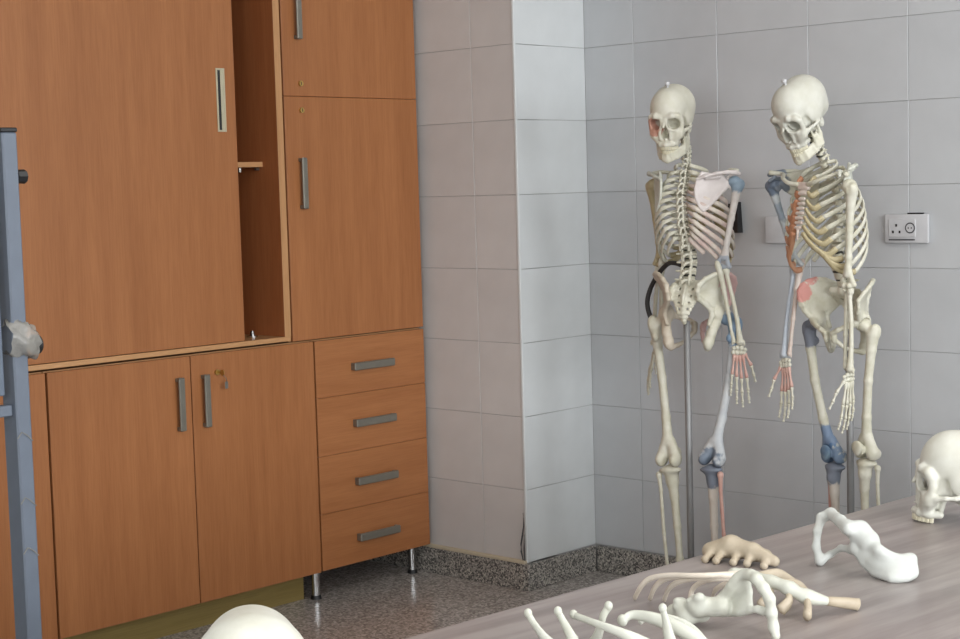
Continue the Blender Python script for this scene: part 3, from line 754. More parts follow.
def make_radius_ulna():
    S = SDF((-3, -3.5, -26), (3.5, 3, 3.2), .2)
    S.ell((-.6, -1.2, 1.4), (.9, .8, 1.4), .0).chain([(-.6, -1.0, .6), (-.6, -.6, -1.4), (-.8, -.2, -6), (-1.2, 0, -14), (-1.5, 0, -21), (-1.5, 0, -23.6)], [1.0, .95, .72, .62, .52, .72], .5)
    S.ell((-.5, .8, -1.0), (.7, .7, .6), .4).ell((-.6, .5, .6), (1.2, .85, .9), .2, 'sub').cap((-1.9, -.4, -23.8), (-2.0, -.4, -24.6), .3, .2, .2)
    u = S.mesh('ulna', M['ivory'])
    S = SDF((-3, -3, -27), (3.5, 3, 1), .2)
    S.chain([(1.2, .2, -.9), (1.2, .2, -1.4)], [1.05, 1.0], 0).chain([(1.2, .2, -1.6), (1.0, .3, -3), (1.3, .2, -10), (1.2, .2, -17), (.7, .2, -22), (.5, .2, -24)], [.7, .62, .62, .66, .85, 1.15], .4)
    S.ell((1.2, .2, -.1), (.8, .8, .5), .2, 'sub').ell((.7, .2, -24.2), (1.45, .95, .8), .3).cap((1.6, .2, -24.2), (1.8, .2, -25.2), .45, .3, .3)
    r = S.mesh('radius', M['ivory']); return r, u
def make_femur():
    S = SDF((-5, -5, -47), (6, 5.5, 3.5), .26)
    S.ell((0, 0, 0), (2.3, 2.3, 2.3), 0).chain([(.6, 0, -.3), (3.2, -.3, -2.6)], [1.4, 1.6], .5)
    S.ell((4.2, -.6, -1.8), (1.5, 1.9, 2.4), .8).ell((2.6, -1.8, -6.0), (1.0, .9, 1.2), .6)
    S.chain([(3.4, -.3, -3.2), (3.2, .2, -8), (2.5, 1.0, -18), (1.4, .8, -30), (.7, .2, -37)], [2.0, 1.45, 1.3, 1.35, 1.7], .8)
    for s in (1, -1): S.chain([(s*1.0+.5, .2, -37), (s*2.2+.3, -.2, -41.5)], [1.4, 2.0], .9); S.ell((s*2.5+.2, -.7, -42.4), (1.65, 2.7, 2.1), .6)
    S.ell((.2, 2.4, -40.8), (1.6, 1.0, 2.0), .7); S.ell((.2, -2.6, -43.6), (1.0, 2.2, 2.4), .4, 'sub')
    return S.mesh('femur', M['ivory'])
def make_tibia():
    S = SDF((-4.5, -4, -39), (4.5, 4.2, 1.6), .25)
    S.ell((0, -.3, -.9), (3.7, 2.4, 1.2), 0).chain([(0, .2, -1.6), (0, .5, -4.5), (-.3, .5, -9), (-.5, .4, -18), (-.6, .2, -28), (-.7, 0, -34), (-.7, 0, -36)], [2.4, 1.9, 1.35, 1.15, 1.05, 1.35, 1.8], .8)
    S.ell((0, 2.0, -4.0), (.9, .8, 1.4), .6).chain([(-2.0, 0, -35.6), (-2.3, 0, -37.4)], [.9, .6], .4)
    t = S.mesh('tibia', M['ivory'])
    S = SDF((-2, -2, -39), (3, 2, 1), .2)
    S.ell((.6, 0, -.3), (1.0, 1.0, 1.1), 0).chain([(.6, 0, -1), (.4, 0, -5), (.6, 0, -18), (.3, .1, -30), (.3, .1, -35), (.2, .2, -37.4)], [.75, .55, .58, .55, .85, .65], .4)
    f = S.mesh('fibula', M['ivory']); return t, f
def make_patella():
    S = SDF((-2.6, -1.5, -3), (2.6, 1.5, 2.6), .2); S.ell((0, 0, .1), (2.0, .85, 1.9), 0).ell((0, 0, -1.2), (1.0, .6, 1.2), .5)
    return S.mesh('patella', M['ivory'])
def make_foot():
    S = SDF((-5, -7, -7.5), (5.5, 18, 2), .25)
    S.ell((0, .2, -.6), (1.9, 2.6, 1.5), 0).ell((.3, -3.8, -3.4), (1.7, 2.7, 2.2), .8).ell((-.3, 3.6, -2.2), (2.4, 1.6, 1.3), .5).ell((1.6, 3.4, -3.2), (1.4, 2.2, 1.2), .5).ell((-.6, 5.8, -2.8), (2.3, 1.1, 1.2), .3)
    for i in range(5):
        x0 = -2.0+i*1.05; x1 = -3.2+i*1.75; L = 12.4-i*.7
        S.chain([(x0, 6.2, -3.1-i*.12), ((x0+x1)/2, 9, -4.3), (x1, L, -5.5)], [.75 if i else .95, .42 if i else .65, .62 if i else .85], .15)
        S.chain([(x1, L+.9, -5.7), (x1, L+2.6-i*.2, -5.7)], [.5 if i else .75, .4 if i else .6], .05)
        S.chain([(x1, L+3.4-i*.3, -5.8), (x1, L+4.2-i*.35, -5.9)], [.38 if i else .6, .32 if i else .5], .05)
    return S.mesh('foot', M['ivory'])
HUM = make_humerus(); RAD, ULN = make_radius_ulna(); FEM = make_femur(); TIB, FIB = make_tibia(); PAT = make_patella(); FOOT = make_foot()
def make_sternum():
    S = SDF((-4, -2, -17), (4, 2, 2.5), .2)
    S.chain([(-2.0, 0, 0), (0, .1, -.2), (2.0, 0, 0)], [.75]*3, .4).chain([(-1.6, .1, -1.0), (1.6, .1, -1.0)], .7, .5).chain([(-1.2, .2, -2.6), (1.2, .2, -2.6)], .6, .6)
    for i in range(7):
        z = -4.2-i*1.35; w = .9+.30*math.sin(i/6*math.pi); S.chain([(-w, .3, z), (w, .3, z)], .48, .55)
    S.chain([(0, .2, -13), (0, -.1, -15.6)], [.5, .3], .5); S.ell((0, 0, 1.2), (.9, 2, .5), .3, 'sub')
    return S.mesh('sternum', M['ivory'])
STE = make_sternum()

# hand bones by direct sweeps: wrist at origin, fingers along -Z, thumb at +X, palm to +Y (m)
def knuckled(a, b, r, n=7):
    a, b = Vector(a), Vector(b); prof = [1.15, 1.05, .72, .62, .70, 1.0, 1.1]
    return sweep([a.lerp(b, i/(n-1)) for i in range(n)], [r*p for p in prof], 8, Vector((0, 1, 0)))
def blobs(cs, r):
    out = []
    for c, q in cs:
        bm = bmesh.new(); bmesh.ops.create_icosphere(bm, subdivisions=2, radius=1); 
        V = [Vector((v.co.x*r[0]*q, v.co.y*r[1]*q, v.co.z*r[2]*q))+Vector(c) for v in bm.verts]; F = [tuple(v.index for v in f.verts) for f in bm.faces]; bm.free(); out.append((V, F))
    return merge(out)
def make_hand(spread=1.0):
    """returns meshes: carpals, 5 x (metacarpal, finger)"""
    car = blobs([((-.016, 0, -.008), .9), ((-.005, .001, -.007), 1.0), ((.008, 0, -.008), 1.05), ((.017, .002, -.014), .9), ((-.018, .001, -.020), .95), ((-.007, .001, -.021), 1.1), ((.004, .001, -.021), 1.0), ((.014, .003, -.023), .95)], (.0072, .006, .0075))
    out = [('wrist_bones', mesh('wrist_bones', car[0], car[1], M['ivory'], True))]
    spec = [(.016, .003, .030, -.026), (.0095, .0, .020, -.029), (.001, 0, .003, -.030), (-.0075, 0, -.013, -.029), (-.015, 0, -.027, -.027)]
    # thumb, index, middle, ring, little
    ends = [(.034, .014, -.060), (.019, 0, -.094), (.003, 0, -.095), (-.011, 0, -.090), (-.024, 0, -.082)]
    ph = [[.030, .024], [.038, .024, .016], [.043, .028, .017], [.040, .026, .017], [.032, .019, .015]]
    dirs = [(.22, .22, -1), (.06, .05, -1), (.01, .05, -1), (-.04, .05, -1), (-.12, .05, -1)]
    for i in range(5):
        x0, y0, _, z0 = spec[i]; mc = knuckled((x0, y0, z0), ends[i], .0050 if i else .0052)
        V, F = mc; out.append(('metacarpal', mesh('metacarpal', V, F, M['ivory'], True)))
        p = Vector(ends[i]); d = Vector((dirs[i][0]*spread, dirs[i][1], dirs[i][2])).normalized(); parts = []
        for L, r in zip(ph[i], (.0046, .0040, .0036)):
            a = p+d*.0025; b = a+d*(L-.003); parts.append(knuckled(a, b, r)); p = b; d = (d+Vector((0, .12, 0))).normalized()
        V, F = merge(parts); out.append(('finger', mesh('finger', V, F, M['ivory'], True)))
    return out
HAND = make_hand()
def scale_to(me): return me

# ---- ribs: z given relative to the matching vertebra; body frame, +Y front (m)
RW = [.048, .074, .092, .105, .113, .118, .120, .121, .118, .111, .097, .074]
RDROP = [.022, .036, .048, .058, .066, .074, .082, .090, .096, .098, .070, .040]
RANG = [150, 150, 148, 144, 140, 134, 128, 121, 114, 105, 80, 56]
RFY = [.042, .058, .076, .090, .102, .111, .116, .117, .112, .101, .080, .06]   # front extent
def thor_z(i): return 1.428-.0199*i
def spine_y(z):
    ks = [(1.07, -.025), (1.14, -.012), (1.20, -.030), (1.27, -.055), (1.33, -.062), (1.40, -.045), (1.44, -.030), (1.49, -.012), (1.54, -.004)]
    for (a, ya), (b, yb) in zip(ks, ks[1:]):
        if z <= b: t = max(0, (z-a)/(b-a)); t = t*t*(3-2*t); return ya+(yb-ya)*t
    return ks[-1][1]
def rib_points(i, s, n=26):
    z0 = thor_z(i); ys = spine_y(z0)-.012; w = RW[i]; yf = RFY[i]; yb = ys-.016-.006*min(i, 6)/6; out = []
    yc = (yf+yb)/2; dp = (yf-yb)/2; A = math.radians(RANG[i])
    a0 = math.radians(14)
    for k in range(n):
        t = k/(n-1); a = a0+(A-a0)*t
        x = w*abs(math.sin(a))**.82; y = yc-dp*math.cos(a)
        z = z0+.004-RDROP[i]*1.22*(t**.8)
        if k == 0: x = .012; y = ys+.012
        if k == 1: x = max(x*.8, .02); y = (y+ys)/2
        out.append(Vector((s*x, y, z)))
    return out
def rib_mesh(i, mat):
    P = rib_points(i, 1); n = len(P); rad = [.0074 if i else .0062]*n; rad[0] = .006; rad[1] = .0052
    for k in range(3): rad[n-1-k] = .0076
    V, F = sweep(P, rad, 8, Vector((.15, .1, 1)), .48); return mesh('rib', V, F, mat, True)
RIB = [rib_mesh(i, M['ivory']) for i in range(12)]; RIBL = [mirror(m) for m in RIB]
ST_TOP = Vector((0, .054, 1.392)); ST_BOT = Vector((0, .116, 1.262))
def cart_points(i, s):
    a = rib_points(i, s)[-1]
    if i < 7:
        t = [.03, .16, .32, .48, .64, .82, .96][i]; e = ST_TOP.lerp(ST_BOT, t)+Vector((s*(.018 if i else .022), .001, 0))
        m = a.lerp(e, .5)+Vector((0, .008, -.004-.004*i)); return [a, a.lerp(m, .5)+Vector((0, .003, -.002*i)), m, m.lerp(e, .6)+Vector((0, .001, -.001*i)), e]
    j = i-1; b = cart_points(j, s)[2] if i < 10 else None
    return [a, a.lerp(b, .35)+Vector((0, .006, -.010)), a.lerp(b, .75)+Vector((0, .006, -.006)), b]
def cart_mesh(i, s, mat):
    P = catmull(cart_points(i, s), 5); V, F = sweep(P, [.0092]*len(P), 8, Vector((0, .2, 1)), .55); return mesh('costal_cartilage', V, F, mat, True)
CART = {(i, s): cart_mesh(i, s, M['cartilage']) for i in range(10) for s in (1, -1)}

def clav_mesh(s, sh):
    P = catmull([(s*.020, .058, 1.393), (s*.05, .066, 1.400), (s*.085, .052, 1.410), (s*.12, .020, 1.415), (s*(sh[0]-.004), sh[1]+.004, sh[2]+.036)], 6)
    n = len(P); rad = [.0075-.0022*math.sin(math.pi*k/(n-1)) for k in range(n)]
    V, F = sweep(P, rad, 10, Vector((0, 0, 1)), 1.15); return V, F

MIR = {}
def side_mesh(me, s):
    if s > 0: return me
    if me.name not in MIR: MIR[me.name] = mirror(me)
    return MIR[me.name]
def tinted(me, mat):
    m = me.copy(); m.materials.clear(); m.materials.append(mat); return m
def bone_frame(a, b, front=Vector((0, 1, 0)), length=None, ref=None, twist=0):
    """matrix taking a canonical bone (joint at origin, along -Z, ref length) onto a->b"""
    a, b = Vector(a), Vector(b); z = (a-b).normalized(); y = (front-z*front.dot(z)).normalized(); x = y.cross(z)
    m = Matrix((x, y, z)).transposed().to_4x4() @ Matrix.Rotation(math.radians(twist), 4, 'Z')
    k = (a-b).length/ref if ref else 1
    return Matrix.Translation(a) @ m @ Matrix.Diagonal((min(k, 1.0)*.5+.5, min(k, 1.0)*.5+.5, k, 1))

def skeleton(name, label, loc, ang, leanang, joints, skull_pose, tint, group=None, twist=0, neck=(0, 0, 0), scap_up=0, pscale=1.0, hipx=(.092, .092)):
    t = thing(name, label, 'skeleton', (loc[0], loc[1], 0), (0, 0, math.radians(ang)), group)
    UP = Matrix.Translation((0, -.02, 1.07)) @ Matrix.Rotation(-math.radians(leanang), 4, 'X') @ Matrix.Translation((0, .02, -1.07))
    I = Matrix.Identity(4)
    def put(nm, me, mw=I, parent=t, lab=None):
        mk = tint.get(nm)
        if mk: me = tinted(me, M[mk])
        base = nm.split(':')[0]
        o = link(base, me, parent); o.matrix_basis = mw if parent is t else mw
        if mk and lab is None and mk in ('blue', 'red', 'pinkish', 'lightblue', 'cartilage_orange'):
            o['label'] = {'blue': 'blue-painted ', 'red': 'red-painted ', 'pinkish': 'pink-tinted ', 'lightblue': 'pale blue ', 'cartilage_orange': 'orange '}[mk]+base.replace('_', ' ')
        return o
    # pelvis
    PEL = Matrix.Translation((0, 0, .965)) @ Matrix.Rotation(math.radians(twist), 4, 'Z') @ Matrix.Scale(pscale, 4)
    for s in (1, -1):
        put('hip_bone:%s' % ('R' if s > 0 else 'L'), side_mesh(HIP, s), PEL)
    put('sacrum', SAC, PEL)
    # spine
    for k in range(5):
        z = 1.081+.0262*k; put('vertebra', VM['lumbar'], UP @ Matrix.Translation((0, spine_y(z), z)))
    for k in range(5):
        z = 1.069+.0262*k; y = spine_y(z)
        put('disc', DISC, UP @ Matrix.Translation((0, y+.006, z)))
    for i in range(12):
        z = thor_z(i)-.001; k = .82+.018*i; y = spine_y(z); dy = (spine_y(z+.01)-spine_y(z-.01))/.02
        put('vertebra', VM['thoracic'], UP @ Matrix.Translation((0, y, z)) @ Matrix.Rotation(-math.atan(dy), 4, 'X') @ Matrix.Scale(k, 4))
    for k in range(7):
        z = 1.446+.0146*k; y = spine_y(z); dy = (spine_y(z+.01)-spine_y(z-.01))/.02
        nk = Vector(neck)*((k+1)/7)**1.4; NK = UP; UPk = Matrix.Translation(nk) @ UP
        put('vertebra', VM['cervical'], UPk @ Matrix.Translation((0, y, z)) @ Matrix.Rotation(-math.atan(dy), 4, 'X') @ Matrix.Scale(1.0 if k < 6 else 1.12, 4))
        if k: put('disc', DISC, UPk @ Matrix.Translation((0, y+.003, z-.0073)) @ Matrix.Scale(.52, 4))
    # ribs, cartilage, sternum
    for i in range(12):
        for s in (1, -1):
            nm = 'rib:%d%s' % (i+1, 'R' if s > 0 else 'L'); put(nm, RIB[i] if s > 0 else RIBL[i], UP)
            if i < 10: put('costal_cartilage:%d%s' % (i+1, 'R' if s > 0 else 'L'), CART[(i, s)], UP)
    tilt = math.atan2(ST_BOT.y-ST_TOP.y, ST_TOP.z-ST_BOT.z)
    put('sternum', STE, UP @ Matrix.Translation(ST_TOP) @ Matrix.Rotation(tilt, 4, 'X'))
    # shoulder girdle and limbs
    for s in (1, -1):
        S_ = 'R' if s > 0 else 'L'; J = joints[S_]; sh = Vector(J['shoulder'])
        put('scapula:'+S_, side_mesh(SCAP, s), Matrix.Translation(sh-Vector((s*.012, 0, -(scap_up if s < 0 else -.004)))) @ Matrix.Rotation(math.radians(-leanang*.6), 4, 'X') @ Matrix.Rotation(s*math.radians(J.get('scap', 0)), 4, 'Y'))
        shb = UP.inverted() @ sh
        V, F = clav_mesh(s, (abs(shb.x), shb.y, shb.z)); me = mesh('clavicle', V, F, M['ivory'], True); put('clavicle:'+S_, me, UP)
        el, wr, tip = Vector(J['elbow']), Vector(J['wrist']), Vector(J['tip'])
        fr = Vector(J.get('front', (0, 1, 0)))
        put('humerus:'+S_, side_mesh(HUM, s), bone_frame(sh, el, fr, ref=.285))
        mt = bone_frame(el, wr, fr, ref=.250)
        put('radius:'+S_, side_mesh(RAD, s), mt); put('ulna:'+S_, side_mesh(ULN, s), mt)
        hm = bone_frame(wr, tip, Vector(J.get('palm', (0, 1, 0))), ref=.182)
        w = put('wrist_bones:'+S_, side_mesh(HAND[0][1], s), hm)
        for nm, me in HAND[1:]:
            put(nm+':'+S_, side_mesh(me, s), hm)
        hp, kn, an = PEL @ Vector((s*hipx[0 if s > 0 else 1], .005, 0)), Vector(J['knee']), Vector(J['ankle'])
        put('femur:'+S_, side_mesh(FEM, s), bone_frame(hp, kn, ref=.440))
        mt = bone_frame(kn-Vector((0, 0, .006)), an, ref=.370)
        put('tibia:'+S_, side_mesh(TIB, s), mt); put('fibula:'+S_, side_mesh(FIB, s), mt @ Matrix.Translation((s*.030, -.012, -.020)))
        put('patella:'+S_, side_mesh(PAT, s), Matrix.Translation(kn+Vector((0, .034, .034))))
        put('foot:'+S_, side_mesh(FOOT, s), Matrix.Translation(an+Vector((-s*.006, 0, -.012))))
    # skull
    pos, yaw, pitch, roll = skull_pose
    sm = Matrix.Translation(pos) @ Matrix.Rotation(math.radians(yaw), 4, 'Z') @ Matrix.Rotation(math.radians(-pitch), 4, 'X') @ Matrix.Rotation(math.radians(roll), 4, 'Y') @ Matrix.Diagonal((.92, .92, 1.02, 1))
    sk = put('skull', SK, sm)
    jaw = put('mandible', MA, Matrix.Identity(4), sk)
    tt = link('upper_teeth', UT, sk); tt['kind'] = 'stuff'; tt = link('lower_teeth', LT, sk); tt['kind'] = 'stuff'
    V, F = merge([sweep([(0, .018, .110), (0, .019, .124)], .0045, 8), sweep([(-.005, .019, .124), (.005, .019, .127)], [.0075, .0065], 8)])
    link('hanging_bolt', mesh('hanging_bolt', V, F, M['white_plastic'], True), sk)
    # stand
    hd = thing('x', None, None); bpy.data.objects.remove(hd)
    V, F = sweep([(0, -.035, .10), (0, -.035, .50), (0, -.035, .955)], .0105, 14); put('stand_pole', mesh('stand_pole', V, F, M['pole_grey'], True))
    bm = bmesh.new()
    for k in range(5):
        a = 2*math.pi*k/5+.3; d = Vector((math.cos(a), math.sin(a), 0)); c = Vector((0, -.035, .085))
        V, F = sweep([c, c+d*.12+Vector((0, 0, -.004)), c+d*.26+Vector((0, 0, -.014))], [.017, .015, .012], 8)
        vs = [bm.verts.new(v) for v in V]; [bm.faces.new([vs[i] for i in f]) for f in F]
    base = put('stand_base', bm_mesh('stand_base', bm, M['grey_dark'], True))
    for k in range(5):
        a = 2*math.pi*k/5+.3; d = Vector((math.cos(a), math.sin(a), 0)); c = Vector((0, -.035, .026))+d*.26; q = Vector((-d.y, d.x, 0))*.011
        V, F = sweep([c-q, c+q], .0255, 14); link('caster', mesh('caster', V, F, M['black'], True), base)
    return t
bm = bmesh.new(); bmesh.ops.create_cone(bm, cap_ends=True, segments=20, radius1=.0195, radius2=.0195, depth=.0075)
bmesh.ops.scale(bm, vec=(1, .78, 1), verts=bm.verts); DISC = bm_mesh('disc', bm, M['disc'], True)

M['hip_pink'] = bone('pink_painted_hip', IV1, IV2, [((.12, .02, .12), .055, PINK), ((.02, .05, -.05), .05, PINK), ((.11, .05, .06), .03, PINK)])
M['hip_tan'] = bone('tan_hip', srgb(186, 174, 156), srgb(202, 192, 174))
M['hip_red_rim'] = bone('red_rim_hip', IV1, IV2, [((.125, .045, .10), .042, srgb(206, 130, 124)), ((.13, -.01, .14), .03, srgb(206, 130, 124))])
M['femur_blue_top'] = bone('femur_blue_top', srgb(178, 182, 186), srgb(198, 200, 200), [((.025, 0, -.03), .055, BLUE), ((0, 0, -.43), .045, srgb(88, 104, 124))])
M['femur_blue_knee'] = bone('femur_blue_knee', IV1, IV2, [((.03, 0, -.02), .06, srgb(88, 98, 122)), ((.01, 0, -.36), .045, srgb(84, 116, 156)), ((0, 0, -.42), .045, srgb(76, 110, 148))])
M['tibia_blue_top'] = bone('tibia_blue_top', srgb(196, 186, 174), srgb(206, 198, 188), [((0, 0, -.01), .055, srgb(90, 106, 128))])
M['humerus_blue_head'] = bone('humerus_blue_head', srgb(198, 190, 182), srgb(212, 206, 200), [((0, 0, 0), .035, srgb(104, 134, 156)), ((0, 0, -.275), .035, srgb(150, 160, 172))])
M['humerus_blue_head2'] = bone('humerus_dark_blue_head', srgb(172, 178, 182), srgb(190, 196, 198), [((0, 0, 0), .042, srgb(74, 92, 116)), ((0, 0, -.09), .03, srgb(140, 154, 168))])
M['scapula_pale'] = bone('pale_pink_scapula', srgb(204, 194, 190), srgb(216, 208, 204))
M['scapula_blue'] = bone('blue_socket_scapula', IV1, IV2, [((0, 0, .01), .045, srgb(84, 100, 122))])
M['rib_pink'] = bone('rib_pink', srgb(196, 172, 164), srgb(212, 204, 190))

t1 = {'rib:%dR' % i: 'rib_pink' for i in range(4, 13)}
t1.update({'hip_bone:R': 'hip_pink', 'femur:R': 'femur_blue_top', 'tibia:R': 'tibia_blue_top', 'fibula:R': 'red', 'humerus:R': 'humerus_blue_head', 'scapula:R': 'scapula_pale', 'metacarpal:R': 'red', 'humerus:L': 'cartilage', 'hip_bone:L': 'hip_tan', 'skull': 'skull_stain'})
J1 = dict(R=dict(shoulder=(.152, .021, 1.373), elbow=(.115, -.016, 1.118), wrist=(.16, .0, .885), tip=(.166, .0, .694), knee=(.081, -.04, .52), ankle=(.104, -.05, .14), palm=(-.5, .85, 0)),
          L=dict(shoulder=(-.152, .021, 1.373), elbow=(-.14, .05, 1.119), wrist=(-.165, .05, .869), tip=(-.203, .04, .708), knee=(-.071, -.03, .505), ankle=(-.037, -.04, .12), palm=(.8, .6, 0)))
skeleton('anatomical_skeleton', 'left hanging skeleton model, seen from behind with pink-tinted right ribs', (-2.93, 4.10), 5, 3, J1, ((-.030, -.045, 1.554), 192, 12, 0), t1, twist=10, hipx=(.108, .092), neck=(-.014, -.022, -.006))
t2_ = {'hip_bone:R': 'hip_red_rim', 'femur:R': 'femur_blue_knee', 'tibia:R': 'tibia_blue_top', 'patella:R': 'blue', 'fibula:R': 'red', 'humerus:R': 'humerus_blue_head2', 'metacarpal:R': 'red', 'clavicle:R': 'ivory', 'sternum': 'pinkish', 'scapula:R': 'scapula_blue', 'radius:R': 'lightblue', 'ulna:R': 'pinkish'}
t2_.update({'costal_cartilage:%dR' % i: 'cartilage_orange' for i in range(1, 11)})
J2 = dict(R=dict(shoulder=(.158, .108, 1.366), elbow=(.121, .05, 1.123), wrist=(.143, .08, .862), tip=(.127, .09, .676), knee=(.05, -.02, .555), ankle=(.05, -.03, .205), palm=(0, 1, 0)),
          L=dict(shoulder=(-.152, .102, 1.354), elbow=(-.123, .09, 1.079), wrist=(-.135, .10, .844), tip=(-.13, .11, .672), knee=(-.076, -.02, .583), ankle=(-.063, -.04, .25), palm=(1, .1, 0)))
skeleton('anatomical_skeleton', 'right hanging skeleton model, facing the room with orange rib cartilage', (-2.416, 4.10), 165, 14, J2, ((.004, .125, 1.545), 2, 28, 0), t2_, twist=10, scap_up=.018, pscale=.90)

# ---- black strap looped round the left skeleton's pelvis
bt = thing('strap_loop', 'black strap looped beside the left skeleton\'s pelvis', 'strap', (-2.93, 4.10, 1.0))
V, F = sweep(catmull([(-.012, -.02, .122), (-.045, -.02, .132), (-.090, .0, .128), (-.135, .01, .095), (-.168, .01, .045), (-.172, 0, 0), (-.150, -.01, -.045), (-.125, -.012, -.068)], 6), .0085, 10, Vector((0, 1, 0)), .85)
link('strap', mesh('strap', V, F, M['rubber'], True), bt)

# ================================================================== BONES LYING ON THE TABLE
def lay_down(name, me, label, cat, xy, zdir, xdir, sink=.001, mat=None, parts=()):
    """orient the bone (its own Z and X axes onto zdir, xdir) and rest its lowest point on the tabletop"""
    z = Vector(zdir).normalized(); x = Vector(xdir); x = (x-z*x.dot(z)).normalized(); y = z.cross(x)
    R3 = Matrix((x, y, z)).transposed(); co = np.empty(len(me.vertices)*3, np.float32); me.vertices.foreach_get('co', co)
    P = co.reshape(-1, 3) @ np.array(R3).T; c = P.mean(0); zmin = P[:, 2].min()
    if mat: me = tinted(me, mat)
    o = link(name, me); o.matrix_basis = Matrix.Translation((xy[0]-c[0], xy[1]-c[1], TZT-zmin-sink)) @ R3.to_4x4()
    return setp(o, label, cat)
M['white_hip'] = bone('white_hip_bone', srgb(188, 190, 184), srgb(200, 202, 197))
# hip bones sculpted in room coordinates where they lie
H1R = [(-1.395, 2.296, 0.758), (-1.403, 2.298, 0.78), (-1.403, 2.302, 0.805), (-1.405, 2.319, 0.825), (-1.391, 2.325, 0.832), (-1.354, 2.292, 0.83), (-1.325, 2.268, 0.825)]
H1B = [(-1.33, 2.281, 0.822), (-1.318, 2.289, 0.818), (-1.302, 2.288, 0.805)]
H1U = [(-1.304, 2.295, 0.802), (-1.277, 2.276, 0.795), (-1.261, 2.282, 0.785), (-1.243, 2.293, 0.78), (-1.234, 2.303, 0.782)]
H1L = [(-1.321, 2.284, 0.792), (-1.305, 2.283, 0.772), (-1.282, 2.276, 0.759), (-1.248, 2.264, 0.757), (-1.231, 2.279, 0.759), (-1.229, 2.297, 0.762)]
H1A = [(-1.395, 2.296, 0.758), (-1.384, 2.312, 0.768), (-1.361, 2.305, 0.782), (-1.333, 2.293, 0.786)]
H2lump = [(-1.383, 1.878, 0.763), (-1.365, 1.869, 0.778), (-1.354, 1.867, 0.766), (-1.337, 1.871, 0.782), (-1.328, 1.863, 0.796), (-1.341, 1.886, 0.768), (-1.32, 1.883, 0.78), (-1.308, 1.887, 0.783)]
H2U = [(-1.306, 1.89, 0.795), (-1.29, 1.886, 0.815), (-1.28, 1.889, 0.828), (-1.27, 1.896, 0.833)]
H2L = [(-1.316, 1.895, 0.772), (-1.302, 1.899, 0.772), (-1.282, 1.894, 0.776), (-1.26, 1.89, 0.784)]
H2C = [(-1.271, 1.89, 0.833), (-1.259, 1.889, 0.834), (-1.243, 1.88, 0.832), (-1.23, 1.877, 0.822), (-1.222, 1.879, 0.808), (-1.221, 1.882, 0.788), (-1.22, 1.885, 0.768), (-1.214, 1.881, 0.757)]
H2X = [(-1.258, 1.887, 0.785), (-1.246, 1.886, 0.788), (-1.238, 1.888, 0.786)]

def sculpt(name, label, fn, org, lo, hi, mat, hgrid=.18):
    o3 = Vector(org); S = SDF(lo, hi, hgrid); cv = lambda p: tuple((Vector(p)-o3)*100)
    fn(S, cv); o = link(name, S.mesh(name, mat)); o.location = o3; return setp(o, label, 'bone')
def hip1(S, c):
    S.chain([c(p) for p in H1R], [.75, .62, .62, .78, .92, .95, 1.05], .5)
    S.chain([c(p) for p in H1B], [1.25, 1.65, 1.75], .8)
    for u, l in zip(catmull(H1U, 6), [Vector(v) for v in resample([Vector(p) for p in catmull(H1L, 4)], 25)]):
        m = (u+l)/2+Vector((0, 0, -.005)); S.cap(c(u), c(m), .5, .42, 1.0); S.cap(c(m), c(l), .42, .45, 1.0)
    S.chain([c(p) for p in H1L], [.85, .6, .5, .5, .55, .7], .5); S.chain([c(p) for p in H1U], [1.3, .7, .5, .55, .65], .5)
    S.chain([c(H1U[-1]), c(H1L[-1])], [.65, .7], .5)
    S.chain([c(p) for p in H1A], [.75, .5, .5, .75], .5); S.cap(c(H1A[-1]), c(H1L[0]), .8, .85, .6); S.cap(c(H1B[1]), c(H1L[0]), 1.2, .9, .8); S.cap(c(H1B[2]), c(H1L[1]), 1.4, .6, .8)
sculpt('hip_bone', 'white hip bone curving over the table nearest the skull at right', hip1, (H1L[2][0], H1L[2][1], TZT), (-17, -14, .05), (14, 22, 11), M['white_hip'])
def hip2(S, c):
    L = [c(p) for p in H2lump]
    for p, r in zip(L, (1.25, 1.2, 1.45, 1.6, .8, 1.3, 1.1, 1.1)): S.ell(p, (r, r, r), .7)
    S.chain([L[3], L[6], L[7]], [1.3, 1.1, 1.1], .8); S.chain([L[0], L[2], L[5]], [1.0, 1.2, 1.1], .6)
    for u, l in zip(catmull(H2U, 6), catmull(H2L, 6)):
        m = (u+l)/2+Vector((-.006, .010, -.002)); S.cap(c(u), c(m), .42, .30, .6); S.cap(c(m), c(l), .30, .38, .6)
    S.cap(L[7], c(H2U[0]), 1.0, .6, .8); S.cap(L[7], c(H2L[0]), 1.0, .6, .8); S.chain([c(p) for p in H2U], .5, .4); S.chain([c(p) for p in H2L], .42, .4)
    S.chain([c(p) for p in H2C], [.65, .75, .8, .78, .75, .72, .70, .62], .5); S.chain([c(p) for p in H2X], [.45, .5, .55], .4); S.cap(c(H2X[-1]), c(H2C[5]), .5, .6, .5)
    random.seed(5)
    for k in range(14):
        q = Vector(random.choice(L[:4]))+Vector((random.uniform(-1, 1), random.uniform(-1, 1), random.uniform(-.4, 1))); S.ell(tuple(q), (.45, .45, .4), .3)
sculpt('hip_bone', 'ivory hip bone arched in front of the loose breastbone and ribs', hip2, (H2lump[2][0], H2lump[2][1], TZT), (-14, -14, .05), (26, 16, 11), M['white_bone'])

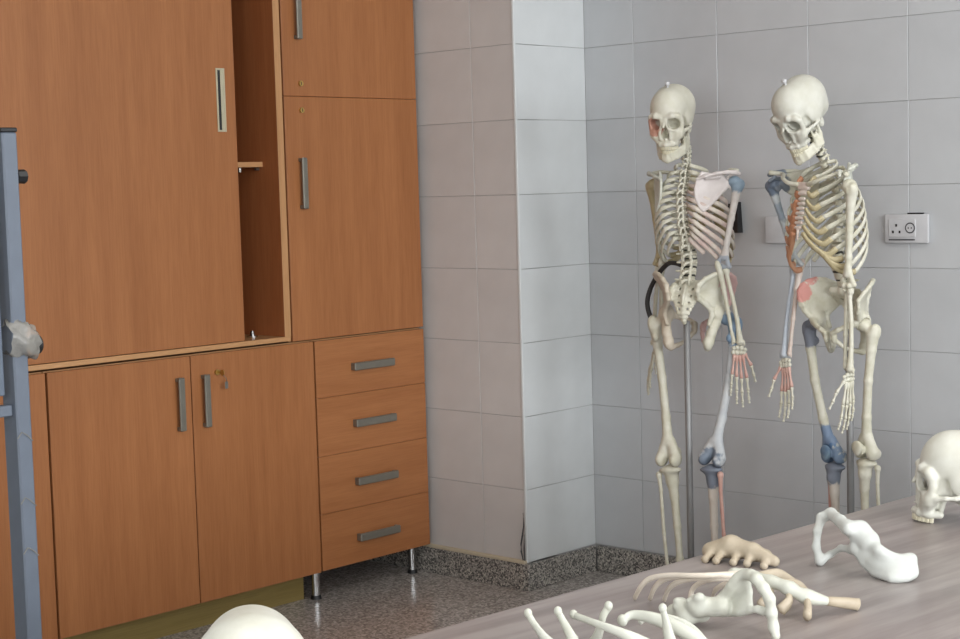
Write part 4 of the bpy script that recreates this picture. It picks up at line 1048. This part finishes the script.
# skulls without jaws
def table_skull(label, pos, yaw, pitch):
    o = link('skull', SK); o.location = pos; o.rotation_euler = Euler((math.radians(-pitch), 0, math.radians(yaw)), 'XYZ')
    o.rotation_mode = 'XYZ'; o.matrix_basis = Matrix.Translation(pos) @ Matrix.Rotation(math.radians(yaw), 4, 'Z') @ Matrix.Rotation(math.radians(-pitch), 4, 'X') @ Matrix.Diagonal((.93, .93, .97, 1))
    low = min((o.matrix_basis @ v.co).z for me in (SK, UT) for v in me.vertices)      # rest the lowest point on the tabletop
    o.matrix_basis = Matrix.Translation((0, 0, TZT-low+.0005)) @ o.matrix_basis
    print('skull low', low, TZT)
    setp(o, label, 'skull'); u = link('upper_teeth', UT, o); u['kind'] = 'stuff'; return o
table_skull('jawless skull resting in profile at the right edge of the table', (-1.368, 2.748, TZT+.060), 122, -6)
table_skull('smooth white skull crown rising at the bottom left before the cabinets', (-1.413, 1.125, TZT+.061), 51, 0)

# breastbone with ribs and tan cartilage ends
M['tan_pale'] = bone('pale_tan_cartilage', srgb(166, 152, 130), srgb(184, 171, 150))
org = Vector((-1.36, 1.98, TZT))
RISE = Vector((0, 0, .0022))
t = thing('breastbone_with_ribs', 'loose breastbone with thin ribs and tan cartilage ends lying on the table', 'bone', org)
def swp(nm, pts, r, mat, parent, flat=.6, up=(0, 0, 1), n=5, prof=None):
    P = [p-parent.location+(RISE if nm != 'rib_shaft' else Vector((0, 0, 0))) for p in catmull(pts, n)]; m = len(P); rad = [r]*m if prof is None else [r*v for v in resample(prof, m)]
    V, F = sweep(P, rad, 10, Vector(up), flat); return link(nm, mesh(nm, V, F, mat, True), parent)
swp('breastbone', [(-1.365, 1.992, .796), (-1.350, 2.003, .798), (-1.314, 2.009, .793), (-1.282, 2.013, .787), (-1.252, 2.019, .776), (-1.228, 2.040, .768)], .0105, M['white_bone'], t, 1.25, prof=[.8, 1, .8, 1.0, .75, 1.05, .8, 1.1, .85, 1.2, .9, .6])
RBS = [[(-1.498, 1.933, .753), (-1.480, 1.926, .775), (-1.462, 1.926, .790), (-1.428, 1.924, .800), (-1.389, 1.926, .805), (-1.367, 1.945, .805), (-1.347, 2.003, .800)],
       [(-1.476, 1.942, .753), (-1.460, 1.934, .775), (-1.442, 1.933, .790), (-1.410, 1.929, .800), (-1.374, 1.936, .805), (-1.343, 2.001, .800)],
       [(-1.455, 1.950, .753), (-1.439, 1.941, .775), (-1.416, 1.937, .790), (-1.382, 1.942, .800), (-1.361, 1.962, .802), (-1.330, 2.005, .798)],
       [(-1.427, 1.978, .753), (-1.422, 1.979, .770), (-1.400, 1.974, .785), (-1.367, 1.970, .795), (-1.326, 2.008, .796)],
       [(-1.410, 2.013, .753), (-1.391, 1.994, .770), (-1.366, 1.984, .785), (-1.338, 1.984, .795), (-1.310, 2.006, .792)]]
M['pale_rib'] = bone('pale_beige_rib', srgb(204, 192, 176), srgb(218, 208, 194))
for r in RBS: swp('rib', r, .0042, M['pale_rib'], t, .7)
for c in ([(-1.309, 2.012, .788), (-1.300, 2.000, .775), (-1.306, 1.985, .760)], [(-1.277, 2.016, .783), (-1.268, 2.000, .770), (-1.272, 1.985, .759)],
          [(-1.250, 2.020, .775), (-1.236, 2.000, .764), (-1.228, 1.985, .758)], [(-1.230, 2.040, .768), (-1.216, 2.066, .762), (-1.204, 2.086, .757)],
          [(-1.330, 2.012, .795), (-1.325, 2.060, .790), (-1.330, 2.11, .765)], [(-1.300, 2.015, .790), (-1.290, 2.055, .780), (-1.295, 2.09, .758)]):
    swp('cartilage_end', c, .0085, M['tan_pale'], t, .7, prof=[.8, 1, 1.1])
# tan rib-cartilage slab behind it
S = SDF((-8, -5, -1), (8, 5, 5), .25)
S.chain([(-5.5, 1.5, 1.6), (-2, 1.6, 2.6), (2, .6, 2.2), (6, -.8, 1.2)], [1.5, 1.8, 1.4, .9], .8)
for x, y in ((-5.6, -1.2), (-3.6, -1.6), (-.6, -1.8), (1.8, -2.0), (4.8, -2.6)): S.chain([(x*.9, .8, 1.9), (x, y, .8)], [.8, .6], .6); S.ell((x, y-.2, .8), (.7, .6, .7), .2)
S.F = np.maximum(S.F, (.05-S.ax[2])[None, None, :]).astype(np.float32)
lay_down('cartilage_piece', S.mesh('cartilage_piece', M['tan_pale']), 'tan lumpy cartilage piece lying behind the breastbone', 'bone', (-1.515, 2.235), (0, 0, 1), (.8, .25, 0))

# loose ribs, heaped at the front edge of the picture
PILE = [([(-1.407, 1.586, .820), (-1.396, 1.588, .805), (-1.372, 1.584, .790), (-1.332, 1.585, .772), (-1.290, 1.590, .757)], 'loose rib with a pierced knob end, leftmost of the rib heap'),
        ([(-1.372, 1.606, .824), (-1.362, 1.610, .805), (-1.352, 1.613, .785), (-1.358, 1.630, .758)], 'short loose rib standing up second from left in the rib heap'),
        ([(-1.374, 1.640, .812), (-1.322, 1.632, .809), (-1.280, 1.640, .799), (-1.262, 1.672, .778), (-1.245, 1.700, .757)], 'broad loose rib crossing the middle of the rib heap'),
        ([(-1.326, 1.655, .828), (-1.333, 1.652, .815), (-1.340, 1.655, .800), (-1.352, 1.660, .780), (-1.380, 1.668, .757)], 'hooked loose rib with its tip up in the middle of the heap'),
        ([(-1.331, 1.690, .800), (-1.326, 1.704, .806), (-1.300, 1.712, .805), (-1.270, 1.722, .796), (-1.245, 1.738, .780), (-1.225, 1.752, .757)], 'long curved loose rib lying behind the heap toward the ivory hip bone'),
        ([(-1.262, 1.688, .828), (-1.257, 1.688, .812), (-1.252, 1.688, .792), (-1.236, 1.690, .757)], 'upright loose rib prong at the right of the rib heap'),
        ([(-1.335, 1.735, .788), (-1.325, 1.745, .795), (-1.300, 1.758, .794), (-1.278, 1.775, .780), (-1.262, 1.790, .7555)], 'thin looped loose rib farthest back in the heap')]
for pts, lab in PILE:
    o3 = thing('loose_rib', lab, 'bone', (pts[-1][0], pts[-1][1], TZT), group='loose ribs heaped on the table front')
    w = .0086 if 'long' in lab else .0068 if 'thin' not in lab else .0045
    b = swp('rib_shaft', pts, w, M['white_bone'], o3, .62, prof=[.75, .7, .9, 1.1, 1.2, 1.1, .9])
    a = Vector(pts[0])-o3.location; bm = bmesh.new(); bmesh.ops.create_icosphere(bm, subdivisions=3, radius=w*.88, matrix=Matrix.Translation(a+Vector((0, 0, .001))) @ Matrix.Diagonal((1, .8, 1.1, 1)))
    link('rib_head', bm_mesh('rib_head', bm, M['white_bone'], True), o3)
